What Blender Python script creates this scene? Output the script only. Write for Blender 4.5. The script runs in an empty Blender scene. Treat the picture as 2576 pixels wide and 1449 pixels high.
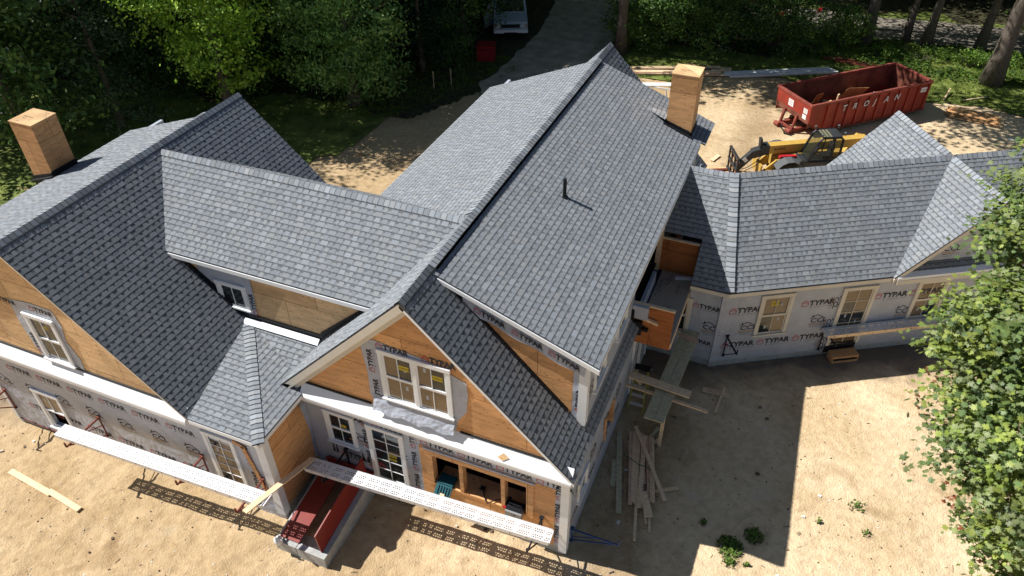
import bpy, math, random
from math import sin, cos, tan, pi, radians, sqrt
from mathutils import Vector, Matrix, noise
random.seed(7)
SC = bpy.context.scene
COL = SC.collection
# ---------------------------------------------------------------- camera
cam = bpy.data.objects.new('camera', bpy.data.cameras.new('camera')); COL.objects.link(cam)
YAW, PIT, ROL, FPX = -0.4008, 0.6815, -0.0137, 1888.55
_f = Vector((sin(YAW)*cos(PIT), cos(YAW)*cos(PIT), -sin(PIT)))
_r = Vector((cos(YAW), -sin(YAW), 0)); _u = _r.cross(_f)
_R = _r*cos(ROL)+_u*sin(ROL); _U = -_r*sin(ROL)+_u*cos(ROL)
CAMP = Vector((9.3257, -9.5304, 16.4714))
cam.matrix_world = Matrix(((_R.x,_U.x,-_f.x,CAMP.x),(_R.y,_U.y,-_f.y,CAMP.y),(_R.z,_U.z,-_f.z,CAMP.z),(0,0,0,1)))
cam.data.sensor_width = 36; cam.data.lens = FPX/2576*36; cam.data.clip_end = 600; cam.data.clip_start = .1
SC.camera = cam
# ---------------------------------------------------------------- world and sun
SUN_EL, SUN_AZ = radians(49), radians(81.5)      # azimuth the light travels towards, from +Y to +X
world = bpy.data.worlds.new('World'); SC.world = world; world.use_nodes = True
wn = world.node_tree.nodes; wl = world.node_tree.links
sky = wn.new('ShaderNodeTexSky'); sky.sky_type = 'NISHITA'; sky.sun_disc = False
sky.sun_elevation = SUN_EL; sky.sun_rotation = SUN_AZ+pi; sky.air_density = 1; sky.dust_density = .6; sky.ozone_density = 1.5
wl.new(sky.outputs[0], wn['Background'].inputs[0]); wn['Background'].inputs[1].default_value = 0.050
sun = bpy.data.objects.new('sun', bpy.data.lights.new('sun', 'SUN')); COL.objects.link(sun)
sun.data.energy = 5.0; sun.data.angle = radians(.5); sun.data.color = (1, .98, .935)
sdir = Vector((sin(SUN_AZ)*cos(SUN_EL), cos(SUN_AZ)*cos(SUN_EL), -sin(SUN_EL)))
sun.rotation_euler = sdir.to_track_quat('-Z', 'Y').to_euler(); sun.location = (-20, -5, 40)
SC.view_settings.view_transform = 'Standard'; SC.view_settings.look = 'None'
SC.view_settings.exposure = 0.50; SC.view_settings.gamma = 1; SC.view_settings.use_curve_mapping = False
SC.cycles.max_bounces = 6; SC.cycles.transparent_max_bounces = 8; SC.cycles.diffuse_bounces = 3

# ---------------------------------------------------------------- materials
def mat(name, col, rough=.8, metal=0, var=0, vscale=8, bump=0, bscale=30, attr=False, spec=.3, detail=4, col2=None, trans=0, stretch=None):
    m = bpy.data.materials.new(name); m.use_nodes = True
    N = m.node_tree.nodes; L = m.node_tree.links; b = N['Principled BSDF']
    b.inputs['Base Color'].default_value = (*col, 1); b.inputs['Roughness'].default_value = rough
    b.inputs['Metallic'].default_value = metal; b.inputs['Specular IOR Level'].default_value = spec
    out = None
    tc = N.new('ShaderNodeTexCoord'); src = tc.outputs['Object']
    if stretch:
        mp = N.new('ShaderNodeMapping'); mp.inputs['Scale'].default_value = stretch; L.new(src, mp.inputs[0]); src = mp.outputs[0]
    if var or col2:
        nz = N.new('ShaderNodeTexNoise'); nz.inputs['Scale'].default_value = vscale; nz.inputs['Detail'].default_value = detail
        L.new(src, nz.inputs['Vector'])
        rp = N.new('ShaderNodeValToRGB'); L.new(nz.outputs[0], rp.inputs[0])
        rp.color_ramp.elements[0].position = .32; rp.color_ramp.elements[1].position = .68
        c2 = col2 or tuple(min(1, c*(1+var)) for c in col); c1 = tuple(c*(1-var) for c in col)
        rp.color_ramp.elements[0].color = (*c1, 1); rp.color_ramp.elements[1].color = (*c2, 1)
        out = rp.outputs[0]
    if attr:
        at = N.new('ShaderNodeAttribute'); at.attribute_name = 'Col'
        if out:
            mx = N.new('ShaderNodeMix'); mx.data_type = 'RGBA'; mx.blend_type = 'MULTIPLY'; mx.inputs[0].default_value = 1
            L.new(out, mx.inputs[6]); L.new(at.outputs[0], mx.inputs[7]); out = mx.outputs[2]
        else: out = at.outputs[0]
    if out: L.new(out, b.inputs['Base Color'])
    if bump:
        n2 = N.new('ShaderNodeTexNoise'); n2.inputs['Scale'].default_value = bscale; n2.inputs['Detail'].default_value = 5
        L.new(src, n2.inputs['Vector'])
        bp = N.new('ShaderNodeBump'); bp.inputs['Strength'].default_value = bump; bp.inputs['Distance'].default_value = .05
        L.new(n2.outputs[0], bp.inputs['Height']); L.new(bp.outputs[0], b.inputs['Normal'])
    if trans:
        t = N.new('ShaderNodeBsdfTranslucent'); ms = N.new('ShaderNodeMixShader'); ms.inputs[0].default_value = trans
        if out: L.new(out, t.inputs[0])
        else: t.inputs[0].default_value = (*col, 1)
        L.new(b.outputs[0], ms.inputs[1]); L.new(t.outputs[0], ms.inputs[2]); L.new(ms.outputs[0], N['Material Output'].inputs[0])
    return m

def ply_mat(name, base, spots=.5):
    """plywood: stretched grain, big veneer figure, knots and patches"""
    m = mat(name, base, .75, var=.16, vscale=2.2, bump=.15, bscale=9, stretch=(1, 1, 5))
    N = m.node_tree.nodes; L = m.node_tree.links; b = N['Principled BSDF']
    src = b.inputs['Base Color'].links[0].from_socket
    tc = N.new('ShaderNodeTexCoord'); vo = N.new('ShaderNodeTexVoronoi'); vo.inputs['Scale'].default_value = 6.5
    mp = N.new('ShaderNodeMapping'); mp.inputs['Scale'].default_value = (1, 1, 1.9); L.new(tc.outputs['Object'], mp.inputs[0]); L.new(mp.outputs[0], vo.inputs['Vector'])
    rp = N.new('ShaderNodeValToRGB'); rp.color_ramp.elements[0].position = .10; rp.color_ramp.elements[1].position = .19
    rp.color_ramp.elements[0].color = (spots, spots*.7, spots*.55, 1); rp.color_ramp.elements[1].color = (1, 1, 1, 1)
    L.new(vo.outputs['Distance'], rp.inputs[0])
    mx = N.new('ShaderNodeMix'); mx.data_type = 'RGBA'; mx.blend_type = 'MULTIPLY'; mx.inputs[0].default_value = 1
    L.new(src, mx.inputs[6]); L.new(rp.outputs[0], mx.inputs[7]); L.new(mx.outputs[2], b.inputs['Base Color'])
    # panel to panel tone
    v2 = N.new('ShaderNodeTexVoronoi'); v2.inputs['Scale'].default_value = .75; L.new(tc.outputs['Object'], v2.inputs['Vector'])
    r2 = N.new('ShaderNodeHueSaturation'); L.new(mx.outputs[2], r2.inputs['Color'])
    mr = N.new('ShaderNodeMapRange'); mr.inputs[3].default_value = .82; mr.inputs[4].default_value = 1.18
    L.new(v2.outputs['Color'], mr.inputs[0]); L.new(mr.outputs[0], r2.inputs['Value'])
    # sheet seams, 2.44 x 1.22 m, and rows of nail heads
    sx = N.new('ShaderNodeSeparateXYZ'); L.new(tc.outputs['Object'], sx.inputs[0]); ad = N.new('ShaderNodeMath'); ad.operation = 'ADD'; L.new(sx.outputs[0], ad.inputs[0]); L.new(sx.outputs[1], ad.inputs[1])
    cx = N.new('ShaderNodeCombineXYZ'); L.new(ad.outputs[0], cx.inputs[0]); L.new(sx.outputs[2], cx.inputs[1])
    bk = N.new('ShaderNodeTexBrick'); bk.inputs['Scale'].default_value = 1; bk.inputs['Brick Width'].default_value = 1.9; bk.inputs['Row Height'].default_value = 1.15; bk.inputs['Mortar Size'].default_value = .008
    bk.inputs['Color1'].default_value = (1,1,1,1); bk.inputs['Color2'].default_value = (.80,.76,.72,1); bk.inputs['Mortar'].default_value = (.35,.3,.25,1); L.new(cx.outputs[0], bk.inputs['Vector'])
    m3 = N.new('ShaderNodeMix'); m3.data_type = 'RGBA'; m3.blend_type = 'MULTIPLY'; m3.inputs[0].default_value = 1; L.new(r2.outputs[0], m3.inputs[6]); L.new(bk.outputs[0], m3.inputs[7]); L.new(m3.outputs[2], b.inputs['Base Color'])
    return m

M = {}
M['shingle'] = mat('shingle', (1, 1, 1), .93, var=.10, vscale=220, attr=True, spec=.15, bump=.12, bscale=160)
M['deck'] = mat('roof_deck', (.05, .055, .065), .9)
M['ply'] = ply_mat('plywood', (.68, .37, .165), .34)
M['ply_pale'] = ply_mat('plywood_pale', (.74, .49, .26), .40)
M['ply_red'] = ply_mat('coated_board', (.44, .155, .05), .75)
M['osb'] = mat('subfloor', (.42, .34, .25), .9, var=.25, vscale=25)
M['wrap'] = mat('house_wrap', (.40, .43, .50), .4, var=.08, vscale=2.5, bump=.8, bscale=4.2, spec=.45)
M['ink'] = mat('wrap_ink', (.035, .035, .045), .6)
M['ink_red'] = mat('wrap_ink_red', (.42, .05, .05), .6)
M['ink_gold'] = mat('wrap_ink_gold', (.38, .22, .08), .6)
M['white'] = mat('white_trim', (.78, .79, .80), .45, var=.03, vscale=5)
M['cream'] = mat('primed_trim', (.66, .61, .52), .55, var=.05, vscale=3)
M['membrane'] = mat('white_membrane', (.82, .83, .85), .4, bump=.12, bscale=2)
M['black'] = mat('black_membrane', (.012, .013, .016), .55, bump=.2, bscale=20)
M['concrete'] = mat('concrete', (.40, .40, .385), .9, var=.14, vscale=6, bump=.15, bscale=25)
M['glass'] = mat('window_glass', (.012, .018, .02), .06, spec=.8)
M['glass_paper'] = mat('papered_glass', (.17, .115, .065), .12, var=.08, vscale=9, spec=.7)
M['yellow_tag'] = mat('yellow_sticker', (.55, .42, .02), .5)
M['dark'] = mat('dark_interior', (.02, .016, .013), .9)
M['lumber'] = mat('lumber', (.78, .57, .36), .75, var=.14, vscale=14, bump=.1, bscale=30, stretch=(1, 1, 1))
M['lumber_red'] = mat('lumber_reddish', (.66, .44, .31), .75, var=.15, vscale=10)
M['lumber_green'] = mat('treated_lumber', (.50, .45, .29), .8, var=.16, vscale=12)
M['alu'] = mat('aluminium_deck', (.74, .74, .75), .38, metal=.25, var=.05, vscale=10, spec=.5)
M['steel_blk'] = mat('black_steel', (.02, .02, .025), .5, metal=.4)
M['rust'] = mat('rusty_steel', (.17, .045, .03), .7, var=.3, vscale=12, metal=.2)
M['bluepaint'] = mat('blue_rod', (.025, .06, .17), .5)

# ---------------------------------------------------------------- mesh builder
class MB:
    def __init__(s): s.v = []; s.f = []; s.m = []; s.c = []; s.hascol = False
    def poly(s, pts, mi=0, col=None):
        n = len(s.v); s.v.extend([tuple(p) for p in pts]); s.f.append(tuple(range(n, n+len(pts)))); s.m.append(mi)
        s.c.append(col or (1, 1, 1)); s.hascol |= col is not None
    def box(s, c, size, mi=0, rot=None, ax=None, col=None):
        """c centre, size full extents; ax = (u, v, w) unit axes"""
        if ax is None:
            ax = (Vector((1,0,0)), Vector((0,1,0)), Vector((0,0,1)))
            if rot is not None: ax = tuple(rot @ a for a in ax)
        c = Vector(c); u, v, w = [a*(d/2) for a, d in zip(ax, size)]
        P = [c+u*i+v*j+w*k for k in (-1, 1) for j in (-1, 1) for i in (-1, 1)]
        n = len(s.v); s.v.extend([tuple(p) for p in P])
        for q in ((0,2,3,1), (4,5,7,6), (0,1,5,4), (2,6,7,3), (0,4,6,2), (1,3,7,5)):
            s.f.append(tuple(n+i for i in q)); s.m.append(mi); s.c.append(col or (1,1,1))
        s.hascol |= col is not None
    def bb(s, a, b, mi=0): s.box([(p+q)/2 for p, q in zip(a, b)], [abs(q-p) for p, q in zip(a, b)], mi)
    def beam(s, a, b, w, h, mi=0, up=(0, 0, 1), col=None):
        a = Vector(a); b = Vector(b); d = (b-a); L = d.length; d.normalize(); up = Vector(up)
        if abs(d.dot(up)) > .99: up = Vector((1, 0, 0))
        side = d.cross(up).normalized(); up2 = side.cross(d)
        s.box((a+b)/2, (L, w, h), mi, ax=(d, side, up2), col=col)
    def tube(s, pts, r, n=8, mi=0, cap=True, col=None):
        pts = [Vector(p) for p in pts]; rs = r if isinstance(r, (list, tuple)) else [r]*len(pts)
        base = len(s.v); ref = Vector((0, 0, 1))
        for i, p in enumerate(pts):
            d = (pts[min(i+1, len(pts)-1)]-pts[max(i-1, 0)]).normalized()
            a = d.cross(ref if abs(d.dot(ref)) < .95 else Vector((1, 0, 0))).normalized(); b = d.cross(a)
            for k in range(n):
                t = 2*pi*k/n; s.v.append(tuple(p+(a*cos(t)+b*sin(t))*rs[i]))
        for i in range(len(pts)-1):
            for k in range(n):
                k2 = (k+1) % n
                s.f.append((base+i*n+k, base+i*n+k2, base+(i+1)*n+k2, base+(i+1)*n+k)); s.m.append(mi); s.c.append(col or (1,1,1))
        if cap:
            s.f.append(tuple(base+k for k in range(n))[::-1]); s.m.append(mi); s.c.append(col or (1,1,1))
            s.f.append(tuple(base+(len(pts)-1)*n+k for k in range(n))); s.m.append(mi); s.c.append(col or (1,1,1))
        s.hascol |= col is not None
    def prism(s, pts, vec, mi=0, col=None):
        pts = [Vector(p) for p in pts]; vec = Vector(vec); q = [p+vec for p in pts]
        s.poly(pts[::-1], mi, col); s.poly(q, mi, col)
        for i in range(len(pts)):
            j = (i+1) % len(pts); s.poly([pts[i], pts[j], q[j], q[i]], mi, col)
    def build(s, name, mats, parent=None, smooth=False, loc=None):
        me = bpy.data.meshes.new(name); me.from_pydata(s.v, [], s.f)
        if not isinstance(mats, (list, tuple)): mats = [mats]
        for m in mats: me.materials.append(m)
        me.polygons.foreach_set('material_index', s.m)
        if smooth: me.polygons.foreach_set('use_smooth', [True]*len(s.f))
        if s.hascol:
            ca = me.color_attributes.new('Col', 'FLOAT_COLOR', 'CORNER'); buf = []
            for f, c in zip(s.f, s.c): buf.extend([c[0], c[1], c[2], 1]*len(f))
            ca.data.foreach_set('color', buf)
        me.update()
        o = bpy.data.objects.new(name, me); COL.objects.link(o)
        if parent: o.parent = parent
        if loc: o.location = loc
        return o

def tag(o, label=None, cat=None, group=None, kind=None):
    for k, v in (('label', label), ('category', cat), ('group', group), ('kind', kind)):
        if v: o[k] = v
    return o
def thing(name, loc, label, cat, group=None, rz=0):
    o = bpy.data.objects.new(name, None); COL.objects.link(o); o.location = loc; o.rotation_euler = (0, 0, rz); o.empty_display_size = .3
    return tag(o, label, cat, group)
def dup(root, loc, rz=0, label=None, group=None, scale=None):
    r = root.copy(); COL.objects.link(r); r.location = loc; r.rotation_euler = (0, 0, rz)
    if scale: r.scale = scale
    if label: r['label'] = label
    if group: r['group'] = group
    for ch in list(root.children):
        c = ch.copy(); COL.objects.link(c); c.parent = r
        for g in ch.children:
            d = g.copy(); COL.objects.link(d); d.parent = c
    return r

# ---------------------------------------------------------------- text
_tc = {}
def text_mesh(s, bold=.0):
    k = (s, bold)
    if k in _tc: return _tc[k]
    cu = bpy.data.curves.new('t', 'FONT'); cu.body = s; cu.size = 1; cu.offset = bold; cu.resolution_u = 2
    cu.align_x = 'LEFT'
    o = bpy.data.objects.new('t', cu); COL.objects.link(o); bpy.context.view_layer.update()
    me = o.evaluated_get(bpy.context.evaluated_depsgraph_get()).to_mesh()
    r = ([(v.co.x, v.co.y) for v in me.vertices], [tuple(p.vertices) for p in me.polygons])
    w = max(v[0] for v in r[0]); r = (r[0], r[1], w)
    o.to_mesh_clear(); bpy.data.objects.remove(o); bpy.data.curves.remove(cu)
    _tc[k] = r; return r
def put_text(mb, s, fn, x, y, h, mi, bold=0., xs=1., rot=0, shear=0):
    """fn maps local (a,b) on the surface to a 3D point; x,y = lower left, h = cap height"""
    V, F, w = text_mesh(s, bold); k = h/.70; n = len(mb.v); c, sn = cos(rot), sin(rot)
    for a, b in V:
        a2 = a*k*xs+b*k*shear; b2 = b*k; mb.v.append(tuple(fn(x+a2*c-b2*sn, y+a2*sn+b2*c)))
    for f in F: mb.f.append(tuple(n+i for i in f)); mb.m.append(mi); mb.c.append((1, 1, 1))
    return w*k*xs
def stroke(mb, fn, pts, w, mi, x=0, y=0, rot=0, k=1):
    c, sn = cos(rot), sin(rot)
    for (a, b), (c2, d) in zip(pts, pts[1:]):
        dx, dy = c2-a, d-b; l = sqrt(dx*dx+dy*dy) or 1; nx, ny = -dy/l*w/2, dx/l*w/2
        q = [(a+nx, b+ny), (a-nx, b-ny), (c2-nx, d-ny), (c2+nx, d+ny)]
        mb.poly([fn(x+(p[0]*c-p[1]*sn)*k, y+(p[0]*sn+p[1]*c)*k) for p in q], mi)
def typar(mb, fn, x, y, rot=0, k=1):          # ink=1 red=2
    k *= 1.05
    def g(a, b): return fn(x+(a*cos(rot)-b*sin(rot))*k, y+(a*sin(rot)+b*cos(rot))*k)
    stroke(mb, g, [(-.17, -.02), (-.17, .09), (-.09, .16), (-.01, .09), (-.01, -.02), (-.17, -.02)], .017, 2)
    stroke(mb, g, [(-.15, .055), (-.09, .105), (-.03, .055)], .017, 2)
    put_text(mb, 'TYPAR', g, .02, -.01, .15, 1, bold=.045, xs=1.0)
    stroke(mb, g, [(.06, -.07), (.09, -.07)], .03, 1)
    put_text(mb, 'WEATHER PROTECTION SYSTEM', g, .16, -.08, .022, 1, xs=1.15)
def ccl(mb, fn, x, y, rot=0, k=1):            # gold=3
    k *= 1.1
    def g(a, b): return fn(x+(a*cos(rot)-b*sin(rot))*k, y+(a*sin(rot)+b*cos(rot))*k)
    stroke(mb, g, [(-.20, .17), (0, .29), (.20, .17)], .026, 1); stroke(mb, g, [(-.13, .20), (-.13, .28)], .04, 1)
    put_text(mb, 'CCL', g, -.17, .02, .15, 1, bold=.025, xs=1.15)
    stroke(mb, g, [(-.2, -.025), (.2, -.025)], .028, 3)
    put_text(mb, 'ABINGTON, MA', g, -.19, -.10, .04, 1, xs=1.25)
    put_text(mb, '781-878-0715', g, -.15, -.16, .03, 1, xs=1.2)
WR = [M['wrap'], M['ink'], M['ink_red'], M['ink_gold']]
def wrap_print(mb, fn, s0, s1, z0, z1, ztop=2.15, so=0., inside=None):
    """the printed pattern of the wrap on a wall, (s,z) in metres"""
    r = 0; z = ztop
    while z > z0:
        s = so + (0 if r % 2 == 0 else .38)
        while s > s0: s -= 1.1
        s += 1.1
        while s < s1:
            if r % 2 == 0:
                if s > s0+.2 and s+.76 < s1 and z+.21 < z1 and z-.1 > z0 and (not inside or inside(s, z, .62, .17)): typar(mb, fn, s, z)
            else:
                if s-.22 > s0 and s+.25 < s1 and z+.3 < z1 and z-.2 > z0 and (not inside or inside(s-.2, z-.15, .4, .45)): ccl(mb, fn, s, z)
            s += 1.1
        z -= .76; r += 1
def wallfn(O, u, n, off=.004):
    O = Vector(O); u = Vector(u); n = Vector(n)
    return lambda s, z: O+u*s+Vector((0, 0, z))+n*off
def slab(mb, fn_O, u, n, pts, th=.1, mi=0):
    """solid wall piece from (s,z) outline, front face on the plane, thickness inwards"""
    O = Vector(fn_O); u = Vector(u); n = Vector(n)
    mb.prism([O+u*a+Vector((0, 0, b)) for a, b in pts], -n*th, mi)

# ---------------------------------------------------------------- shingles
def clip(poly, a, b, c):                       # keep a*x+b*y<=c
    out = []
    for i in range(len(poly)):
        p, q = poly[i], poly[(i+1) % len(poly)]; dp = a*p[0]+b*p[1]-c; dq = a*q[0]+b*q[1]-c
        if dp <= 0: out.append(p)
        if dp*dq < 0: t = dp/(dp-dq); out.append((p[0]+(q[0]-p[0])*t, p[1]+(q[1]-p[1])*t))
    return out
TONES = [(.240,.258,.280), (.222,.238,.259), (.262,.280,.303), (.212,.227,.248), (.240,.252,.268), (.256,.266,.276)]
EXPO = .143
def roof_plane(mb, pts, uo, th=.035):
    """pts: convex 3D outline; uo: eave direction. Adds deck (mat 1) and shingles (mat 0)."""
    P = [Vector(p) for p in pts]; u = Vector(uo).normalized()
    n = (P[1]-P[0]).cross(P[2]-P[0]).normalized()
    if n.z < 0: n = -n
    v = n.cross(u).normalized()
    if v.z < 0: v = -v; 
    O = P[0]; Q = [((p-O).dot(u), (p-O).dot(v)) for p in P]
    # orientation
    A = sum(Q[i][0]*Q[(i+1) % len(Q)][1]-Q[(i+1) % len(Q)][0]*Q[i][1] for i in range(len(Q)))
    if A < 0: Q = Q[::-1]; P = P[::-1]
    mb.prism([p-n*th for p in P], n*(th-.004), 1)
    planes = []
    for i in range(len(Q)):
        p, q = Q[i], Q[(i+1) % len(Q)]; a, b = q[1]-p[1], -(q[0]-p[0]); l = sqrt(a*a+b*b)
        if l < 1e-6: continue
        planes.append((a/l, b/l, (a*p[0]+b*p[1])/l))
    x0, x1 = min(q[0] for q in Q), max(q[0] for q in Q); y0, y1 = min(q[1] for q in Q), max(q[1] for q in Q)
    def W(x, y, h): return O+u*x+v*y+n*h
    def quad(xa, xb, ya, yb, ha, hb, col):
        pl = [(xa, ya), (xb, ya), (xb, yb), (xa, yb)]
        for a, b, c in planes: pl = clip(pl, a, b, c)
        if len(pl) < 3: return
        hh = lambda y: ha+(hb-ha)*(y-ya)/(yb-ya)
        base = [W(p[0], p[1], hh(p[1])) for p in pl]
        mb.poly(base, 0, col)
        # butt and side faces
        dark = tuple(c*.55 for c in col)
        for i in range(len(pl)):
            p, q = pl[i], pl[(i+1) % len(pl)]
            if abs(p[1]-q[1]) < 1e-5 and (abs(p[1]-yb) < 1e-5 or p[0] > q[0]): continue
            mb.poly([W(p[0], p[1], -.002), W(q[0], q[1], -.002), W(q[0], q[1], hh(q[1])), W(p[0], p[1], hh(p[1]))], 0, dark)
    y = y0-.001; row = 0
    while y < y1:
        # exposed base layer in ~1 m shingles
        x = x0-random.random()*.9
        while x < x1:
            w = 1.0; t = random.choice(TONES); k = random.uniform(.9, 1.0)
            ym = y+EXPO*random.uniform(.48, .6); tk = tuple(c*k for c in t)
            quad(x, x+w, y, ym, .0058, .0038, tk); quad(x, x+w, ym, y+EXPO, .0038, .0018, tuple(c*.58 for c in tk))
            # laminated teeth
            xx = x+random.uniform(.0, .08)
            while xx < x+w-.05:
                tw = min(random.choice((.10, .13, .16, .19, .14)), x+w-xx)
                c = random.choice(TONES); k2 = random.uniform(.94, 1.07)
                yt = y+EXPO*random.uniform(.79, .83); hm = .0108-.0046*(yt-y)/EXPO
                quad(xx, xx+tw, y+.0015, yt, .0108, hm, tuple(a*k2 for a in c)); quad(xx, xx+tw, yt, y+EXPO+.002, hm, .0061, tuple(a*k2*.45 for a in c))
                xx += tw+random.choice((.04, .06, .07, .09))
            x += w+.001
        y += EXPO; row += 1
def cap_line(mb, a, b, ha, hb, w=.15, step=.14):
    """ridge/hip cap shingles between a and b; ha, hb = downslope unit vectors of the two sides"""
    a = Vector(a); b = Vector(b); d = b-a; L = d.length; d.normalize(); ha = Vector(ha).normalized(); hb = Vector(hb).normalized()
    n = int(L/step)
    up = Vector((0, 0, 1))
    for i in range(n):
        t = random.choice(TONES); k = random.uniform(.95, 1.4); c = tuple(x*k for x in t)
        jit = random.uniform(-.006, .006)
        p0 = a+d*(i*L/n); p1 = a+d*((i+1)*L/n+.02)
        l0, l1 = .034, .020
        def R(p, l): return p+up*l
        for h in (ha, hb):
            q = [R(p0, l0), R(p1, l1), R(p1+h*w, l1), R(p0+h*(w+jit), l0)]
            mb.poly(q if (q[1]-q[0]).cross(q[2]-q[0]).z > 0 else q[::-1], 0, c)
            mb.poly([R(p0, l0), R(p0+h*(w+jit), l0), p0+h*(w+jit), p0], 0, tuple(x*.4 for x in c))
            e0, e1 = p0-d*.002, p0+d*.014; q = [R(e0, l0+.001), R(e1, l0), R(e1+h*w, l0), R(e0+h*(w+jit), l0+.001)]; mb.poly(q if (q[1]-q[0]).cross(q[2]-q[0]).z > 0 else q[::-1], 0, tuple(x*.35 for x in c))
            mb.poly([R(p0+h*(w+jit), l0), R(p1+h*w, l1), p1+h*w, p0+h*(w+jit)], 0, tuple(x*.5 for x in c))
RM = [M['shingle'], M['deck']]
# ================================================================ HOUSE
X3, Y3, Z3 = Vector((1,0,0)), Vector((0,1,0)), Vector((0,0,1))
house = thing('house', (0, 0, 0), 'large unfinished house with grey shingle roofs, bare plywood gables and printed house wrap', 'house')
xa, zr, xr, Ly, S = 2.8514, 6.9745, 6.6644, 14.5077, 1.0162
xl = xa-(xr-xa); ZE = 3.1
YSH, YSE = 1.2308, 13.2036
def zC(x): return zr-abs(x-xa)*S
# --- main block roof (steep slopes)
mb = MB()
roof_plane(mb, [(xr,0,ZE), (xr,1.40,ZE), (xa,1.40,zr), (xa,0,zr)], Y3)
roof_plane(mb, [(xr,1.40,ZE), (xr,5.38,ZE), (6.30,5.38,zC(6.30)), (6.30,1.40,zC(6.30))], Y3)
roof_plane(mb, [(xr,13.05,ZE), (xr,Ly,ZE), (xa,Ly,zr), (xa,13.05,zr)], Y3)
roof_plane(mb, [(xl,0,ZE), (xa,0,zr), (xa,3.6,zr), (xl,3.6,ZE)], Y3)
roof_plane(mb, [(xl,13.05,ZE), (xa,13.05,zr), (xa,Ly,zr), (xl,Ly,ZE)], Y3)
r = mb.build('roof', RM, house); r['label'] = 'steep front and rear slopes of the tall middle block'
hd = Vector((1,0,-S)).normalized(); hdl = Vector((-1,0,-S)).normalized()
c = MB(); sh = Vector((1,0,-.3836)).normalized(); shl = Vector((-1,0,-.40)).normalized()
cap_line(c, (xa,0,zr), (xa,1.3,zr), hd, hdl); cap_line(c, (xa,1.3,zr), (xa,3.4,zr), (1,0,-.5), hdl)
cap_line(c, (xa,3.4,zr), (xa,13.1,zr), (1,0,-.6), (-1,0,-.6)); cap_line(c, (xa,13.1,zr), (xa,Ly,zr), hd, hdl)
c.build('ridge_cap', RM, r)
# --- shed dormer roofs
mb = MB()
s0x, s0z = xa+.145, zr-.147; e0x, e0z = xa+3.8328, 5.4129
roof_plane(mb, [(e0x,YSH,e0z), (e0x,11.66,e0z), (s0x,11.66,s0z), (s0x,YSH,s0z)], Y3)
roof_plane(mb, [(e0x+.14,11.66,e0z-.05), (e0x+.14,YSE,e0z-.05), (s0x,YSE,s0z), (s0x,11.66,s0z)], Y3)
rr = mb.build('roof', RM, house); rr['label'] = 'wide low-pitched dormer slope facing the yard with the vent pipe'
mb = MB(); m0x, m0z = xa-.145, zr-.147; f0x, f0z = xa-3.8913, 5.3145
roof_plane(mb, [(f0x,3.42,f0z), (m0x,3.42,m0z), (m0x,YSE,m0z), (f0x,YSE,f0z)], Y3)
rl = mb.build('roof', RM, house); rl['label'] = 'wide bright dormer slope facing the driveway'
# small cricket by the chimney
mb = MB()
roof_plane(mb, [(4.75,12.0,6.10), (5.5,11.55,5.86), (5.56,12.0,6.02)], Y3); cap_line(mb, (4.7,12.0,6.14), (5.6,12.0,6.03), (0,1,-.5), (0,-1,-.4), w=.12)
mb.build('roof_cricket', RM, rr)
# --- left wing
xA, zA, yA, LA, xAe = -6.3302, 6.9889, -1.6639, 6.7226, -2.3192
SA = (zA-ZE)/(xAe-xA)
def zAf(x): return zA-abs(x-xA)*SA
mb = MB()
roof_plane(mb, [(xAe,yA,ZE), (xAe,LA,ZE), (xA,LA,zA), (xA,yA,zA)], Y3)
roof_plane(mb, [(2*xA-xAe,5.2,ZE), (xA,5.2,zA), (xA,LA,zA), (2*xA-xAe,LA,ZE)], Y3)
ra = mb.build('roof', RM, house); ra['label'] = 'dark steep slope of the left wing in grazing light'
mb = MB(); roof_plane(mb, [(-9.65,yA,5.81), (xA-.13,yA,zA-.12), (xA-.13,5.336,zA-.12), (-9.65,5.336,5.81)], Y3)
rab = mb.build('roof', RM, house); rab['label'] = 'low bright rear slope of the left wing behind its chimney'
c = MB(); cap_line(c, (xA,yA,zA), (xA,5.336,zA), (1,0,-SA), (-1,0,-.34)); cap_line(c, (xA,5.336,zA), (xA,LA,zA), (1,0,-SA), (-1,0,-SA)); c.build('ridge_cap', RM, ra)
# --- connector (B)
yB, zB, yBe, zBe = 3.3287, 6.85, 1.2037, 5.3855
mb = MB()
roof_plane(mb, [(-4.677,yBe,zBe), (1.30,yBe,zBe), (2.76,yB,zB), (-6.19,yB,zB)], X3)
roof_plane(mb, [(2.76,yB,zB), (-6.19,yB,zB), (-4.677,2*yB-yBe,zBe), (1.30,2*yB-yBe,zBe)], X3)
rb = mb.build('roof', RM, house); rb['label'] = 'connecting roof between the two ridges, courses facing the front'
c = MB(); cap_line(c, (-6.17,yB,zB), (2.74,yB,zB), (0,-1,-.689), (0,1,-.689), w=.16, step=.15); c.build('ridge_cap', RM, rb)
# --- low hip roof (E)
ht = Vector((-2.80,1.384,3.56)); xE = -.2869; yF = .25
mb = MB()
roof_plane(mb, [(xAe-.02,yA,ZE), (xE,yA,ZE), ht], X3)
roof_plane(mb, [(xE,yA,ZE), (xE,yF,ZE), ht], Y3)
roof_plane(mb, [ht, (xE,yF,ZE), (-.49,1.384,3.56)], X3)
re = mb.build('roof', RM, house); re['label'] = 'low hipped roof over the small entry between the wings'
c = MB(); cap_line(c, (xE,yA,ZE), ht, Vector((-.75,-.66,-.1)), Vector((.75,.66,-.13)), w=.14); c.build('hip_cap', RM, re)
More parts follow.
